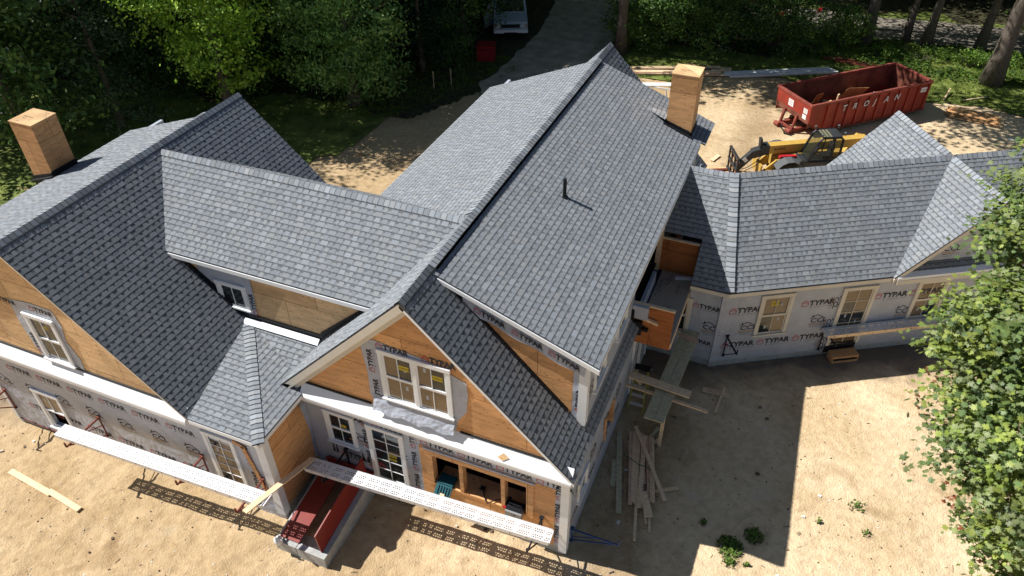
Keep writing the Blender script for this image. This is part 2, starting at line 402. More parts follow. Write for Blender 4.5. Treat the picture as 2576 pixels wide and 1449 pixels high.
# --- rear right wing (D)
al = .5346; uD = Vector((cos(al), sin(al), 0)); nD = Vector((uD.y, -uD.x, 0))
K = Vector((7.9332, 10.1748, 5.3967)); zD = K.z; wD = 2.5077
Ke = Vector((K.x+wD*tan(al/2), K.y-wD, ZE)); Kb = Vector((K.x-wD*tan(al/2), K.y+wD, ZE))
G = K+uD*6.7468; GD = Vector((0,0,zD-ZE))
mb = MB()
yq = 8.66; tq = (yq-(K.y-wD))/wD; Hq = Ke.lerp(K, tq); Zq = ZE+(zD-ZE)*tq
roof_plane(mb, [(7.54,K.y-wD,ZE), Ke, Hq, (7.54,yq,Zq)], X3)
roof_plane(mb, [(6.35,yq,Zq), Hq, K, (6.35,K.y,zD)], X3)
roof_plane(mb, [(6.5,K.y,zD), K, Kb, (6.5,K.y+wD,ZE)], X3)
rd = mb.build('roof', RM, house); rd['label'] = 'short shaded slope of the rear wing next to the balcony opening'
mb = MB()
def DP(a, b, z): return Vector((Ke.x, Ke.y, 0))+uD*a+nD*b+Vector((0,0,z))
roof_plane(mb, [Ke, DP(12.5,0,ZE), DP(12.5,-wD,zD), K], uD)
roof_plane(mb, [K, DP(12.5,-wD,zD), DP(12.5,-2*wD,ZE), Kb], uD)
rd2 = mb.build('roof', RM, house); rd2['label'] = 'long front slope of the angled rear wing'
c = MB(); pD = (zD-ZE)/wD
cap_line(c, (6.5,K.y,zD), K, (0,-1,-pD), (0,1,-pD), w=.16); cap_line(c, K, G-uD*.1, nD-Z3*pD, -nD-Z3*pD, w=.17, step=.16); cap_line(c, G+uD*.1, DP(12.5,-wD,zD), nD-Z3*pD, -nD-Z3*pD, w=.17, step=.16)
c2 = MB(); cap_line(c2, Ke, K, Vector((-1,0,0)), Vector((.97,.25,.1)), w=.13); c2.build('hip_cap', RM, rd2)
c.build('ridge_cap', RM, rd2)
aG = (G-Ke).dot(uD); hw = 2.55; fb = .06
mb = MB()
GT = DP(aG,fb,zD+.0); GB = G-nD*2.9675
roof_plane(mb, [DP(aG-hw,fb,ZE-.02), GT, GB+Z3*0, GB-uD*hw-Vector((0,0,zD-ZE+.02))], nD)
roof_plane(mb, [GT, DP(aG+hw,fb,ZE-.02), GB+uD*hw-Vector((0,0,zD-ZE+.02)), GB], nD)
rg = mb.build('roof', RM, house); rg['label'] = 'cross gable roof of the rear wing beside the maple'
c = MB(); cap_line(c, GT, G+nD*.15, uD-Z3*.9, -uD-Z3*.9, w=.17, step=.16); c.build('ridge_cap', RM, rg); c = MB(); cap_line(c, G-nD*.15, GB, uD-Z3*.9, -uD-Z3*.9, w=.17, step=.16); c.build('ridge_cap', RM, rg)

# ---------------------------------------------------------------- walls
WC = .2                                   # y of the front wall of the middle block
yW = yA+.2                                # y of the long front wall of the left wing and entry
# openings in the first floor front wall of C: x 3.08..5.5, z 1.08..2.2
def holed(mb, O, u, n, s0, s1, z0, z1, holes, th=.1, mi=0):
    """wall rectangle with rectangular holes (sorted along s, non overlapping in s)"""
    s = s0
    for (a, b, c2, d) in sorted(holes):
        if a > s: slab(mb, O, u, n, [(s,z0), (a,z0), (a,z1), (s,z1)], th, mi)
        if c2 > z0: slab(mb, O, u, n, [(a,z0), (b,z0), (b,c2), (a,c2)], th, mi)
        if d < z1: slab(mb, O, u, n, [(a,d), (b,d), (b,z1), (a,z1)], th, mi)
        s = b
    if s < s1: slab(mb, O, u, n, [(s,z0), (s1,z0), (s1,z1), (s,z1)], th, mi)
OP = (3.06, 5.52, 1.08, 2.18)
mb = MB()
holed(mb, (0,WC,0), X3, -Y3, -.42, 6.5, .18, 3.12, [OP])
f = wallfn((0,WC,0), X3, -Y3)
wrap_print(mb, f, -.35, 2.8, .3, 2.85, ztop=2.47, so=.55)
put_text(mb, 'HINGHAM', f, .38, 1.12, .09, 1, xs=.9); put_text(mb, 'LUMBER', f, .45, .99, .09, 1, xs=.9); put_text(mb, 'COMPANY', f, .45, .86, .09, 1, xs=.9)
for dx in (.14, .24, 1.02): 
    for k in range(4): mb.poly([f(dx-.06+.01*k,.92+.08*k), f(dx+.06-.01*k,.92+.08*k), f(dx,1.04+.08*k)], 1)
for i in range(4): typar(mb, f, 2.98+.98*i, 2.47)
for k in range(3): typar(mb, f, 1.28, .9+k*.8, rot=pi/2, k=.8); typar(mb, f, 2.62, .62+k*.85, rot=pi/2, k=.8); typar(mb, f, 6.32, .5+k*.85, rot=pi/2, k=.8)
w = mb.build('wall', WR, house); w['label'] = 'wrapped front wall of the middle block under its white eave'
# side walls C right (x=6.5) first floor
mb = MB()
RH = [(3.15,3.85,.95,1.75)]
holed(mb, (6.5,0,0), Y3, X3, .2, 7.9, .0, 3.1, RH)
f = wallfn((6.5,0,0), Y3, X3)
wrap_print(mb, f, .35, 5.3, .1, 2.95, ztop=2.35, so=.6)
w2 = mb.build('wall', WR, house); w2['label'] = 'wrapped ground floor side wall facing the shaded yard'
mb = MB(); f = wallfn((6.42,0,0), Y3, X3)
holed(mb, (6.42,0,0), Y3, X3, 1.36, 13.1, 2.9, 5.5, [(5.5,8.55,2.72,5.3)])
wrap_print(mb, f, 1.45, 5.4, 3.3, 5.3, ztop=4.9, so=.3); wrap_print(mb, f, 8.7, 11.6, 3.3, 5.3, ztop=4.6)
w3 = mb.build('wall', WR, house); w3['label'] = 'upper side wall under the wide dormer eave'
# dormer cheek front (sheathing): triangle between main slope and shed slope at y = 1.36
mb = MB()
def zsh(x): return s0z-(x-s0x)*(s0z-e0z)/(e0x-s0x)
mb.prism([(s0x+.3,1.36,zC(s0x+.3)-.1), (6.42,1.36,zC(6.42)-.1), (6.42,1.36,zsh(6.42)-.03), (s0x+.3,1.36,zsh(s0x+.3)-.03)], (0,.1,0), 0)
ck = mb.build('sheathing_panel', M['ply'], house); ck['label'] = 'orange plywood cheek wall of the wide dormer'
# wrap strip with print along the top of the cheek, drooping
mb = MB(); N = 14; xs = [3.6+i*(2.78/N) for i in range(N+1)]
for i in range(N):
    a, b = xs[i], xs[i+1]; 
    d0 = .50+.03*sin(i*1.3); d1 = .50+.03*sin((i+1)*1.3)
    mb.poly([(a,1.275,zsh(a)-.04-min(d0,(zsh(a)-zC(a))*.8)), (b,1.275,zsh(b)-.04-min(d1,(zsh(b)-zC(b))*.8)), (b,1.35,zsh(b)-.03), (a,1.35,zsh(a)-.03)], 0)
sl = math.atan((s0z-e0z)/(e0x-s0x))
fc = lambda a, b: Vector((3.9+a*cos(sl)+b*sin(sl)*.2, 1.27-.004, zsh(3.9)-.47-a*sin(sl)+b*cos(sl)))
for i, k in enumerate((.0, .92, 1.82)): typar(mb, fc, .12+k, .05, k=.85)
mb.poly([(6.12,1.34,zC(6.12)+.02), (6.42,1.34,zC(6.42)+.02), (6.42,1.34,5.2), (6.12,1.34,5.2)], 0)
fr = wallfn((0,1.335,0), X3, -Y3); typar(mb, fr, 6.32, 3.95, rot=pi/2, k=.8)
mb.build('wrap_strip', WR, house)['label'] = 'loose printed wrap along the dormer eave'
# step flashing along the cheek
mb = MB()
for i in range(28):
    x = s0x+.45+i*.115
    if x > 6.05: break
    mb.box((x, 1.315, zC(x)+.045), (.15,.075,.05), 0, rot=Matrix.Rotation(math.atan(S),3,'Y'))
mb.build('step_flashing', M['black'], house)

# C front gable: sheathing triangle at y = WC, above the eave skirt
mb = MB()
zc0 = 3.30; m_ = .02
mb.prism([(xa-(zr-m_-zc0)/S+.12,WC,zc0), (xa+(zr-m_-zc0)/S-.12,WC,zc0), (xa,WC,zr-.16)], (0,.1,0), 0)
g = mb.build('sheathing_panel', M['ply'], house); g['label'] = 'plywood gable of the middle block around the double window'
mb = MB(); mb.prism([(xl+.2,14.3,ZE), (xr-.2,14.3,ZE), (xa,14.3,zr-.2)], (0,-.1,0), 0)
mb.bb((xl+.2,14.2,-.6), (xr-.2,14.3,ZE), 0); mb.bb((xl+.2,5,-.6), (xl+.3,14.2,5.25), 0); mb.bb((6.4,12.6,-.6), (6.5,14.2,ZE+.2), 0)
mb.build('wall', WR, house)['label'] = 'rear walls of the middle block'
mb = MB(); mb.bb((6.3,11.5,0), (6.42,12.7,5.3), 0); mb.build('sheathing_panel', M['ply'], house)['label'] = 'plywood strip below the right chimney'
# wrap patch round the double window
mb = MB(); fp = wallfn((0,WC,0), X3, -Y3, .012)
outl = [(1.58,5.28), (1.66,4.4), (1.62,3.75), (1.72,3.40), (2.4,3.30), (3.2,3.28), (3.78,3.30), (3.86,3.7), (4.1,4.1), (4.15,4.6), (4.14,5.0), (3.2,5.35), (1.92,5.50)]
mb.poly([fp(a,b) for a,b in outl], 0)
f2 = wallfn((0,WC,0), X3, -Y3, .016)
typar(mb, f2, 2.16, 5.31, k=.9); typar(mb, f2, 3.28, 5.33, k=.9)
typar(mb, f2, 1.88, 3.7, rot=pi/2, k=.8); typar(mb, f2, 1.84, 4.62, rot=pi/2, k=.8)
mb.build('wrap_patch', WR, house)['label'] = 'square of printed wrap around the double gable window'
# crumpled wrap apron below the window lying on the skirt
mb = MB(); nx, nz = 22, 5; rnd = random.Random(3)
pt = {}
for i in range(nx+1):
    for j in range(nz+1):
        x = 1.74+i*(2.06/nx); t = j/nz
        pt[i,j] = (x+rnd.uniform(-.01,.01), WC-.03-t*.15+rnd.uniform(-.010,.010), 3.76-t*.42+rnd.uniform(-.012,.012)+.05*sin(i*.9)*t)
for i in range(nx):
    for j in range(nz): mb.poly([pt[i,j+1], pt[i+1,j+1], pt[i+1,j], pt[i,j]], 0)
mb.build('wrap_apron', WR, house)['label'] = 'crumpled wrap apron under the double window'

# left wing front: wrapped lower wall, plywood gable
XL = -9.95
mb = MB()
AH = [(-8.25,-7.5,.12,.75)]
holed(mb, (0,yW,0), X3, -Y3, XL, -.42, -.28, 3.02, AH)
f = wallfn((0,yW,0), X3, -Y3)
wrap_print(mb, f, XL+.1, -2.5, -.2, 2.75, ztop=2.12, so=.0)
typar(mb, f, -.95, 1.9, rot=pi/2, k=.9); typar(mb, f, -.95, .9, rot=pi/2, k=.9)
w = mb.build('wall', WR, house); w['label'] = 'long printed wrap wall of the left wing behind the scaffold plank'
mb = MB(); mb.bb((XL,yW,-.6), (XL+.1,6.5,3.1), 0); mb.bb((-9.6,yW+.1,3.1), (-9.5,6.5,5.65), 0); mb.bb((XL,6.4,-.6), (-2.5,6.5,ZE+.1), 0); mb.bb((-2.6,1.4,-.6), (-2.5,6.4,ZE+.1), 0)
mb.bb((-2.5,4.9,-.6), (xl+.3,5.0,5.25), 0); mb.prism([(XL+.1,6.5,ZE), (-2.6,6.5,ZE), (xA,6.5,zA-.15)], (0,-.1,0), 0)
mb.build('wall', WR, house)['label'] = 'outer rear walls of the left wing'
mb = MB(); zg = 3.22; h_ = (zA-.14-zg)/SA
mb.prism([(-9.49,yW,zg), (xA+h_-.12,yW,zg), (xA,yW,zA-.16), (-9.5,yW,5.72), (-9.5,yW,zg)], (0,.1,0), 0)
g = mb.build('sheathing_panel', M['ply_pale'], house); g['label'] = 'pale plywood gable of the left wing'
mb = MB(); fp = wallfn((0,yW,0), X3, -Y3, .012)
mb.poly([fp(a,b) for a,b in [(-7.15,5.12), (-7.2,4.3), (-7.1,3.6), (-7.0,3.22), (-5.6,3.18), (-5.55,3.7), (-5.75,4.2), (-5.62,4.75), (-5.72,5.2), (-6.4,5.22)]], 0)
f2 = wallfn((0,yW,0), X3, -Y3, .016)
typar(mb, f2, -7.55, 4.98, k=.85); typar(mb, f2, -6.35, 5.0, k=.85); typar(mb, f2, -6.93, 3.55, rot=pi/2, k=.8); ccl(mb, f2, -5.9, 3.2, k=.7)
mb.build('wrap_patch', WR, house)['label'] = 'printed wrap around the attic window of the left gable'
# entry return wall (plywood, facing the bulkhead)
mb = MB(); mb.bb((-.52,yW,.18), (-.42,WC,ZE-.02), 0); g = mb.build('sheathing_panel', M['ply'], house); g['label'] = 'plywood return wall between the corner post and the bulkhead'
fe = wallfn((-.42,0,0), -Y3, X3)
mb = MB(); f3 = lambda a, b: Vector((-.415,WC-a,b))
mb.poly([f3(0,3.05), f3(.03,.4), f3(.16,.7), f3(.1,1.5), f3(.2,2.4), f3(.3,3.05)], 0); ccl(mb, lambda a,b: Vector((-.411,WC-.16+a,b)), 0, 2.7, k=.7)
mb.build('wrap_strip', WR, house)['label'] = 'wrap folded round the inner corner of the entry'
mb = MB(); mb.beam((-1.05,yW-.03,2.48), (-.72,yW-.03,.75), .12, .02, 0, up=(0,1,0)); mb.beam((-1.32,yW-.03,2.56), (-1.0,yW-.03,2.46), .1, .02, 0, up=(0,1,0))
mb.build('nailed_strip', M['ply'], house)
# connector wall (B) under its eave
yBw = 1.40
mb = MB(); xx0, xx1 = -5.1, 1.35
mb.prism([(-4.75,yBw,zAf(-4.75)-.1), (-2.7,yBw,3.5), (-.4,yBw,3.5), (1.28,yBw,zC(1.28)-.1), (1.28,yBw,5.36), (-4.75,yBw,5.36)], (0,.1,0), 0)
g = mb.build('sheathing_panel', M['ply_pale'], house); g['label'] = 'plywood wall under the connector eave'
mb = MB(); fb_ = wallfn((0,yBw,0), X3, -Y3, .012)
mb.poly([fb_(a,b) for a,b in [(-4.0,5.3), (-4.0,4.75), (-3.6,4.15), (-3.2,3.86), (-2.45,3.74), (-2.38,4.4), (-2.34,5.3)]], 0)
typar(mb, wallfn((0,yBw,0), X3, -Y3, .016), -2.42, 3.95, rot=pi/2, k=.8)
mb.build('wrap_patch', WR, house)['label'] = 'wrap around the small connector window'
mb = MB()   # black membrane along the foot, white metal flashing in front
mb.bb((-2.85,yBw-.035,3.52), (-.45,yBw-.003,3.78)); mb.prism([(-.5,yBw-.03,3.60), (-.5,yBw-.03,3.86), (1.2,yBw-.03,5.36), (1.3,yBw-.03,5.2)], (0,.02,0))
mb.prism([(-2.9,yBw-.03,3.55), (-2.8,yBw-.03,3.85), (-4.6,yBw-.03,5.34), (-4.85,yBw-.03,5.34)], (0,.02,0))
for i in range(14):
    x = -.62+i*.12; mb.box((x,yBw-.07,zC(x)+.05), (.14,.08,.03), rot=Matrix.Rotation(-math.atan(S),3,'Y'))
    x = -2.95-i*.12; mb.box((x,yBw-.07,zAf(x)+.05), (.14,.08,.03), rot=Matrix.Rotation(math.atan(SA),3,'Y'))
mb.build('wall_flashing', M['black'], house)['label'] = 'black membrane at the foot of the connector wall'
mb = MB(); mb.prism([(-2.82,yBw-.20,3.560), (-2.82,yBw-.06,3.615), (-2.82,yBw-.06,3.66)], (2.28,0,.0)); mb.build('apron_flashing', M['white'], house)['label'] = 'bright white metal flashing above the low hipped roof'

# rear wing walls
mb = MB()
def dslab(a0, a1, z0, z1, b=-.2, th=.1, mi=0): slab(mb, (Ke.x,Ke.y,0), uD, nD, [(a0,z0), (a1,z0), (a1,z1), (a0,z1)], th, mi)
Ow = Vector((Ke.x, Ke.y, 0))-nD*.2
kw = -.2*tan(al/2)
slab(mb, Ow, uD, nD, [(kw,.25), (12.3,.25), (12.3,3.0), (kw,3.0)], .1)
f = wallfn(Ow, uD, nD)
for s in (.28, 2.48, 4.75, 5.85): typar(mb, f, s+.17, 2.15, k=1.15)
for s in (.26, 1.38, 2.5, 5.4): typar(mb, f, s+.17, .8, k=1.15)
for s in (.70, 2.89, 5.59): ccl(mb, f, s+.17, 1.42)
for s, z in ((3.42,2.2), (3.40,1.35), (3.40,.55)): ccl(mb, f, s, z, rot=-pi/2, k=.85)
slab(mb, (0,Ke.y+.2,0), X3, -Y3, [(6.5,.25), (Ke.x+kw,.25), (Ke.x+kw,2.48), (6.5,2.48)], .1); slab(mb, (0,Ke.y+.2,0), X3, -Y3, [(7.55,2.48), (Ke.x+kw,2.48), (Ke.x+kw,3.0), (7.55,3.0)], .1)
f = wallfn((0,Ke.y+.2,0), X3, -Y3)
typar(mb, f, 7.85, 2.2, k=.9); typar(mb, f, 7.78, .85, k=.9); typar(mb, f, 6.95, 1.1, k=.9); ccl(mb, f, 8.25, 1.42)
w = mb.build('wall', WR, house); w['label'] = 'angled wrapped wall of the rear wing behind the yard'
mb = MB()
slab(mb, Vector((Ke.x,Ke.y,0))-nD*.25, uD, nD, [(aG-hw+.15,3.1), (aG+hw-.15,3.1), (aG,zD-.1)], .1)
f = wallfn(Vector((Ke.x,Ke.y,0))-nD*.25, uD, nD); ccl(mb, f, 6.55, 3.62, k=1.0)
mb.bb((6.5,Kb.y-.3,0), (7.5,Kb.y-.2,3.0))
slab(mb, Vector((Kb.x,Kb.y,0))+nD*.3, uD, -nD, [(0,0), (12,0), (12,3.0), (0,3.0)], -.1)
w = mb.build('wall', WR, house); w['label'] = 'wrapped gable wall of the rear wing'

# ---------------------------------------------------------------- foundation
mb = MB()
mb.bb((-.36,.24,-.7), (6.46,.34,.18)); mb.bb((6.36,.34,-.7), (6.46,7.85,.0))
mb.bb((XL+.05,yW+.03,-1.2), (-.48,yW+.13,-.28)); mb.bb((-.52,yW+.13,-.7), (-.45,.3,.18)); mb.bb((-.62,yW+.02,-.6), (-.46,yW+.2,.18))
slab(mb, Ow-nD*.04, uD, nD, [(-.05,-.6), (12.3,-.6), (12.3,.25), (-.05,.25)], .2); mb.bb((6.4,Ke.y+.24,-.6), (Ke.x-.05,Ke.y+.4,.25))
mb.build('foundation', M['concrete'], house)
mb = MB(); mb.bb((XL+.05,yW-.02,-.30), (-.6,yW+.02,-.27)); mb.build('sill_board', M['rust'], house)
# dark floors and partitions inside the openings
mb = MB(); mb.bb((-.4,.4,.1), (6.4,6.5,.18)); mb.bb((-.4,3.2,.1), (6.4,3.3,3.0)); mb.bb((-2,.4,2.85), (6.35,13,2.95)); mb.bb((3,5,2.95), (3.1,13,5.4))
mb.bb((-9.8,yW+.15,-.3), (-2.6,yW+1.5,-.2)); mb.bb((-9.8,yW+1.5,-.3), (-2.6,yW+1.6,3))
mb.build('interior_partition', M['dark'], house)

# ---------------------------------------------------------------- eave skirts (white membrane pent roofs), rake boards, fascias
def skirt(x0, x1, yo, yi, z0, z1, lab):
    mb = MB(); mb.prism([(0,yo,z0-.07), (0,yo,z0), (0,yi,z1), (0,yi,z0-.07)], (x1-x0,0,0))
    for i in range(len(mb.v)): mb.v[i] = (mb.v[i][0]+x0, mb.v[i][1], mb.v[i][2])
    mb.prism([(x0+.02,yo+.02,z0-.17), (x1-.05,yo+.02,z0-.17), (x1-.05,yo+.02,z0-.075), (x0+.02,yo+.02,z0-.075)], (0,yi-yo-.025,0))
    o = mb.build('eave_skirt', M['membrane'], house); o['label'] = lab; return o
sk = skirt(-.34, 6.60, -.02, WC-.002, 3.03, 3.34, 'white membrane skirt across the middle gable')
sk2 = skirt(-10.6, -2.42, yA-.02, yW-.002, 2.95, 3.24, 'white membrane skirt across the left gable')
mb = MB(); mb.bb((-9.5,yW-.035,3.24), (-2.9,yW-.003,3.28)); mb.build('flashing_tape', M['black'], house); mb = MB(); mb.bb((-.25,WC-.035,3.34), (1.6,WC-.003,3.39)); mb.build('flashing_tape', M['black'], house); mb = MB(); mb.bb((3.9,WC-.035,3.34), (6.1,WC-.003,3.38)); mb.build('flashing_tape', M['black'], house)
mb = MB()   # rakes: board + shadow board + inner frieze
def rake(mb, pA, pB, y0, w1=.17, in_=None, proud=.0):
    a = Vector(pA); b = Vector(pB); d = (b-a).normalized(); dn = Vector((-d.z,0,d.x)); 
    if dn.z > 0: dn = -dn
    o = dn*.035
    mb.prism([a+o, b+o, b+o+dn*w1, a+o+dn*w1], (0,.03,0), 0)                      # outer board at y0
    mb.prism([a+o+dn*(w1+.0)+Y3*.03, b+o+dn*(w1+.0)+Y3*.03, b+o+dn*(w1-.03)+Y3*.03, a+o+dn*(w1-.03)+Y3*.03], (0,WC-.04,0), 0)
    mb.prism([a+o+dn*(w1+.002)+Y3*.10, b+o+dn*(w1+.002)+Y3*.10, b+o+dn*(w1+.12)+Y3*.10, a+o+dn*(w1+.12)+Y3*.10], (0,.085,0), 0)
rake(mb, (xa,0,zr), (xl,0,ZE), 0)
mb.prism([(xl-.03,0,ZE-.05), (xl+.2,0,ZE-.05), (xl+.42,0,ZE+.22), (xl+.25,0,ZE+.2)], (0,.16,0), 0)
mb.build('rake_board', M['cream'], house)['label'] = 'wide primed rake boards on the left slope of the middle gable'
mb = MB(); a = Vector((xa,0,zr-.06)); b = Vector((xr,0,ZE-.06)); mb.prism([a, b, b-Z3*.09, a-Z3*.09], (0,.03,0)); mb.prism([a-Z3*.03+Y3*.03, b-Z3*.03+Y3*.03, b-Z3*.05+Y3*.03, a-Z3*.05+Y3*.03], (0,WC-.04,0)); mb.build('rake_board', M['white'], house)['label'] = 'narrow white rake board on the right slope of the middle gable'
mb = MB()
def rakeA(pA, pB, q=.15):
    a = Vector(pA); b = Vector(pB); d = (b-a).normalized(); dn = Vector((-d.z,0,d.x)); dn = -dn if dn.z > 0 else dn
    o = dn*.035; mb.prism([a+o, b+o, b+o+dn*q, a+o+dn*q], (0,.03,0)); mb.prism([a+o+dn*(q-.02)+Y3*.03, b+o+dn*(q-.02)+Y3*.03, b+o+dn*(q+.01)+Y3*.03, a+o+dn*(q+.01)+Y3*.03], (0,.16,0))
rakeA((xA,yA,zA), (xAe,yA,ZE), .05); rakeA((xA,yA,zA), (-9.65,yA,5.81)); mb.build('rake_board', M['cream'], house)['label'] = 'rake boards of the left gable'
mb = MB()   # dormer rake + eave boards
a = Vector((s0x,YSH,s0z-.04)); b = Vector((e0x+.02,YSH,e0z-.04)); mb.prism([a, b, b-Z3*.12, a-Z3*.09], (0,-.03,0)); mb.prism([a-Z3*.0+Y3*.002, b+Y3*.002, b-Z3*.10+Y3*.002, a-Z3*.08+Y3*.002], (0,.12,0))
mb.bb((e0x-.03,YSH+.01,e0z-.17), (e0x,11.6,e0z-.045)); mb.bb((6.43,YSH+.15,e0z-.12), (e0x-.032,11.6,e0z-.09))
mb.build('fascia', M['white'], house)['label'] = 'white rake and eave boards of the wide dormer'
mb = MB(); mb.bb((-4.65,yBe-.02,zBe-.16), (1.25,yBe+.01,zBe-.045)); mb.bb((-4.6,yBe+.012,zBe-.16), (1.2,yBw-.002,zBe-.13)); mb.build('fascia', M['white'], house)['label'] = 'white eave board of the connector roof'
mb = MB(); mb.bb((xAe+.02,yA-.005,ZE-.16), (xE,yA+.02,ZE-.045)); mb.bb((xE-.022,yA+.022,ZE-.16), (xE,.1,ZE-.045)); mb.bb((xAe+.02,yA+.022,ZE-.16), (xE-.03,yW-.002,ZE-.13)); mb.build('fascia', M['white'], house)['label'] = 'white eave board of the low hipped roof'
mb = MB(); mb.bb((7.54,Ke.y-.01,ZE-.17), (Ke.x,Ke.y+.02,ZE-.045)); mb.bb((7.54,Ke.y+.022,ZE-.17), (Ke.x-.05,Ke.y+.19,ZE-.14))
Q0 = DP(0,0,0)
slab(mb, Vector((Ke.x,Ke.y,0))+nD*.01, uD, nD, [(.0,ZE-.17), (aG-hw+.1,ZE-.17), (aG-hw+.1,ZE-.045), (.0,ZE-.045)], .03)
slab(mb, Vector((Ke.x,Ke.y,0))-nD*.025, uD, nD, [(.0,ZE-.17), (12.3,ZE-.17), (12.3,ZE-.14), (.0,ZE-.14)], .17)
mb.build('fascia', M['cream'], house)['label'] = 'cream eave board of the angled rear wing'
mb = MB()
O2 = Vector((Ke.x,Ke.y,0))
def DQ(a, b, z): return O2+uD*a+nD*b+Z3*z
mb.prism([DQ(aG-hw+.1,.10,ZE-.09), DQ(aG-hw+.1,.10,ZE), DQ(aG-hw+.1,-.245,ZE+.14), DQ(aG-hw+.1,-.245,ZE-.09)], uD*(2*hw-.2)); mb.build('eave_skirt', M['membrane'], house)['label'] = 'pale skirt below the rear wing gable'
mb = MB(); mb.prism([DQ(aG-hw+.1,.11,ZE-.24), DQ(aG-hw+.1,.11,ZE-.095), DQ(aG-hw+.1,-.17,ZE-.095), DQ(aG-hw+.1,-.17,ZE-.24)], uD*(2*hw+2)); mb.build('frieze_board', M['cream'], house)
mb = MB(); mb.prism([DQ(aG-hw+.3,-.245,ZE+.15), DQ(aG+hw-.3,-.245,ZE+.15), DQ(aG+hw-.3,-.245,ZE+.24), DQ(aG-hw+.35,-.245,ZE+.24)], nD*.006); mb.build('flashing_tape', M['black'], house)
mb = MB()
for sgn in (-1, 1):
    a = DQ(aG,fb-.03,zD-.05); b = DQ(aG+sgn*hw,fb-.03,ZE-.07); mb.prism([a, b, b-Z3*.16, a-Z3*.2], nD*.03); mb.prism([a-Z3*.12-nD*.002, b-Z3*.10-nD*.002, b-Z3*.14-nD*.002, a-Z3*.16-nD*.002], -nD*.21)
mb.build('rake_board', M['cream'], house)['label'] = 'rake boards of the rear wing gable'

# corner posts
def post(x, y, z0, z1, lab, sx=.17, sy=.15):
    mb = MB(); mb.bb((x-sx,y-.03,z0), (x+.03,y,z1)); mb.bb((x,y+.001,z0), (x+.03,y+sy,z1)); o = mb.build('corner_board', M['white'], house); o['label'] = lab
post(6.5, WC, .05, 2.9, 'white corner board at the near right corner of the house')
post(-.42, yW, .05, 2.93, 'white corner post at the entry by the bulkhead', sx=.22, sy=.18)
post(6.42, 1.36, 3.42, 5.22, 'white corner board of the wide dormer')
mb = MB(); mb.bb((XL-.03,yW-.03,-.28), (XL+.08,yW-.0,2.9)); mb.build('corner_board', M['white'], house)['label'] = 'corner board at the far left end'

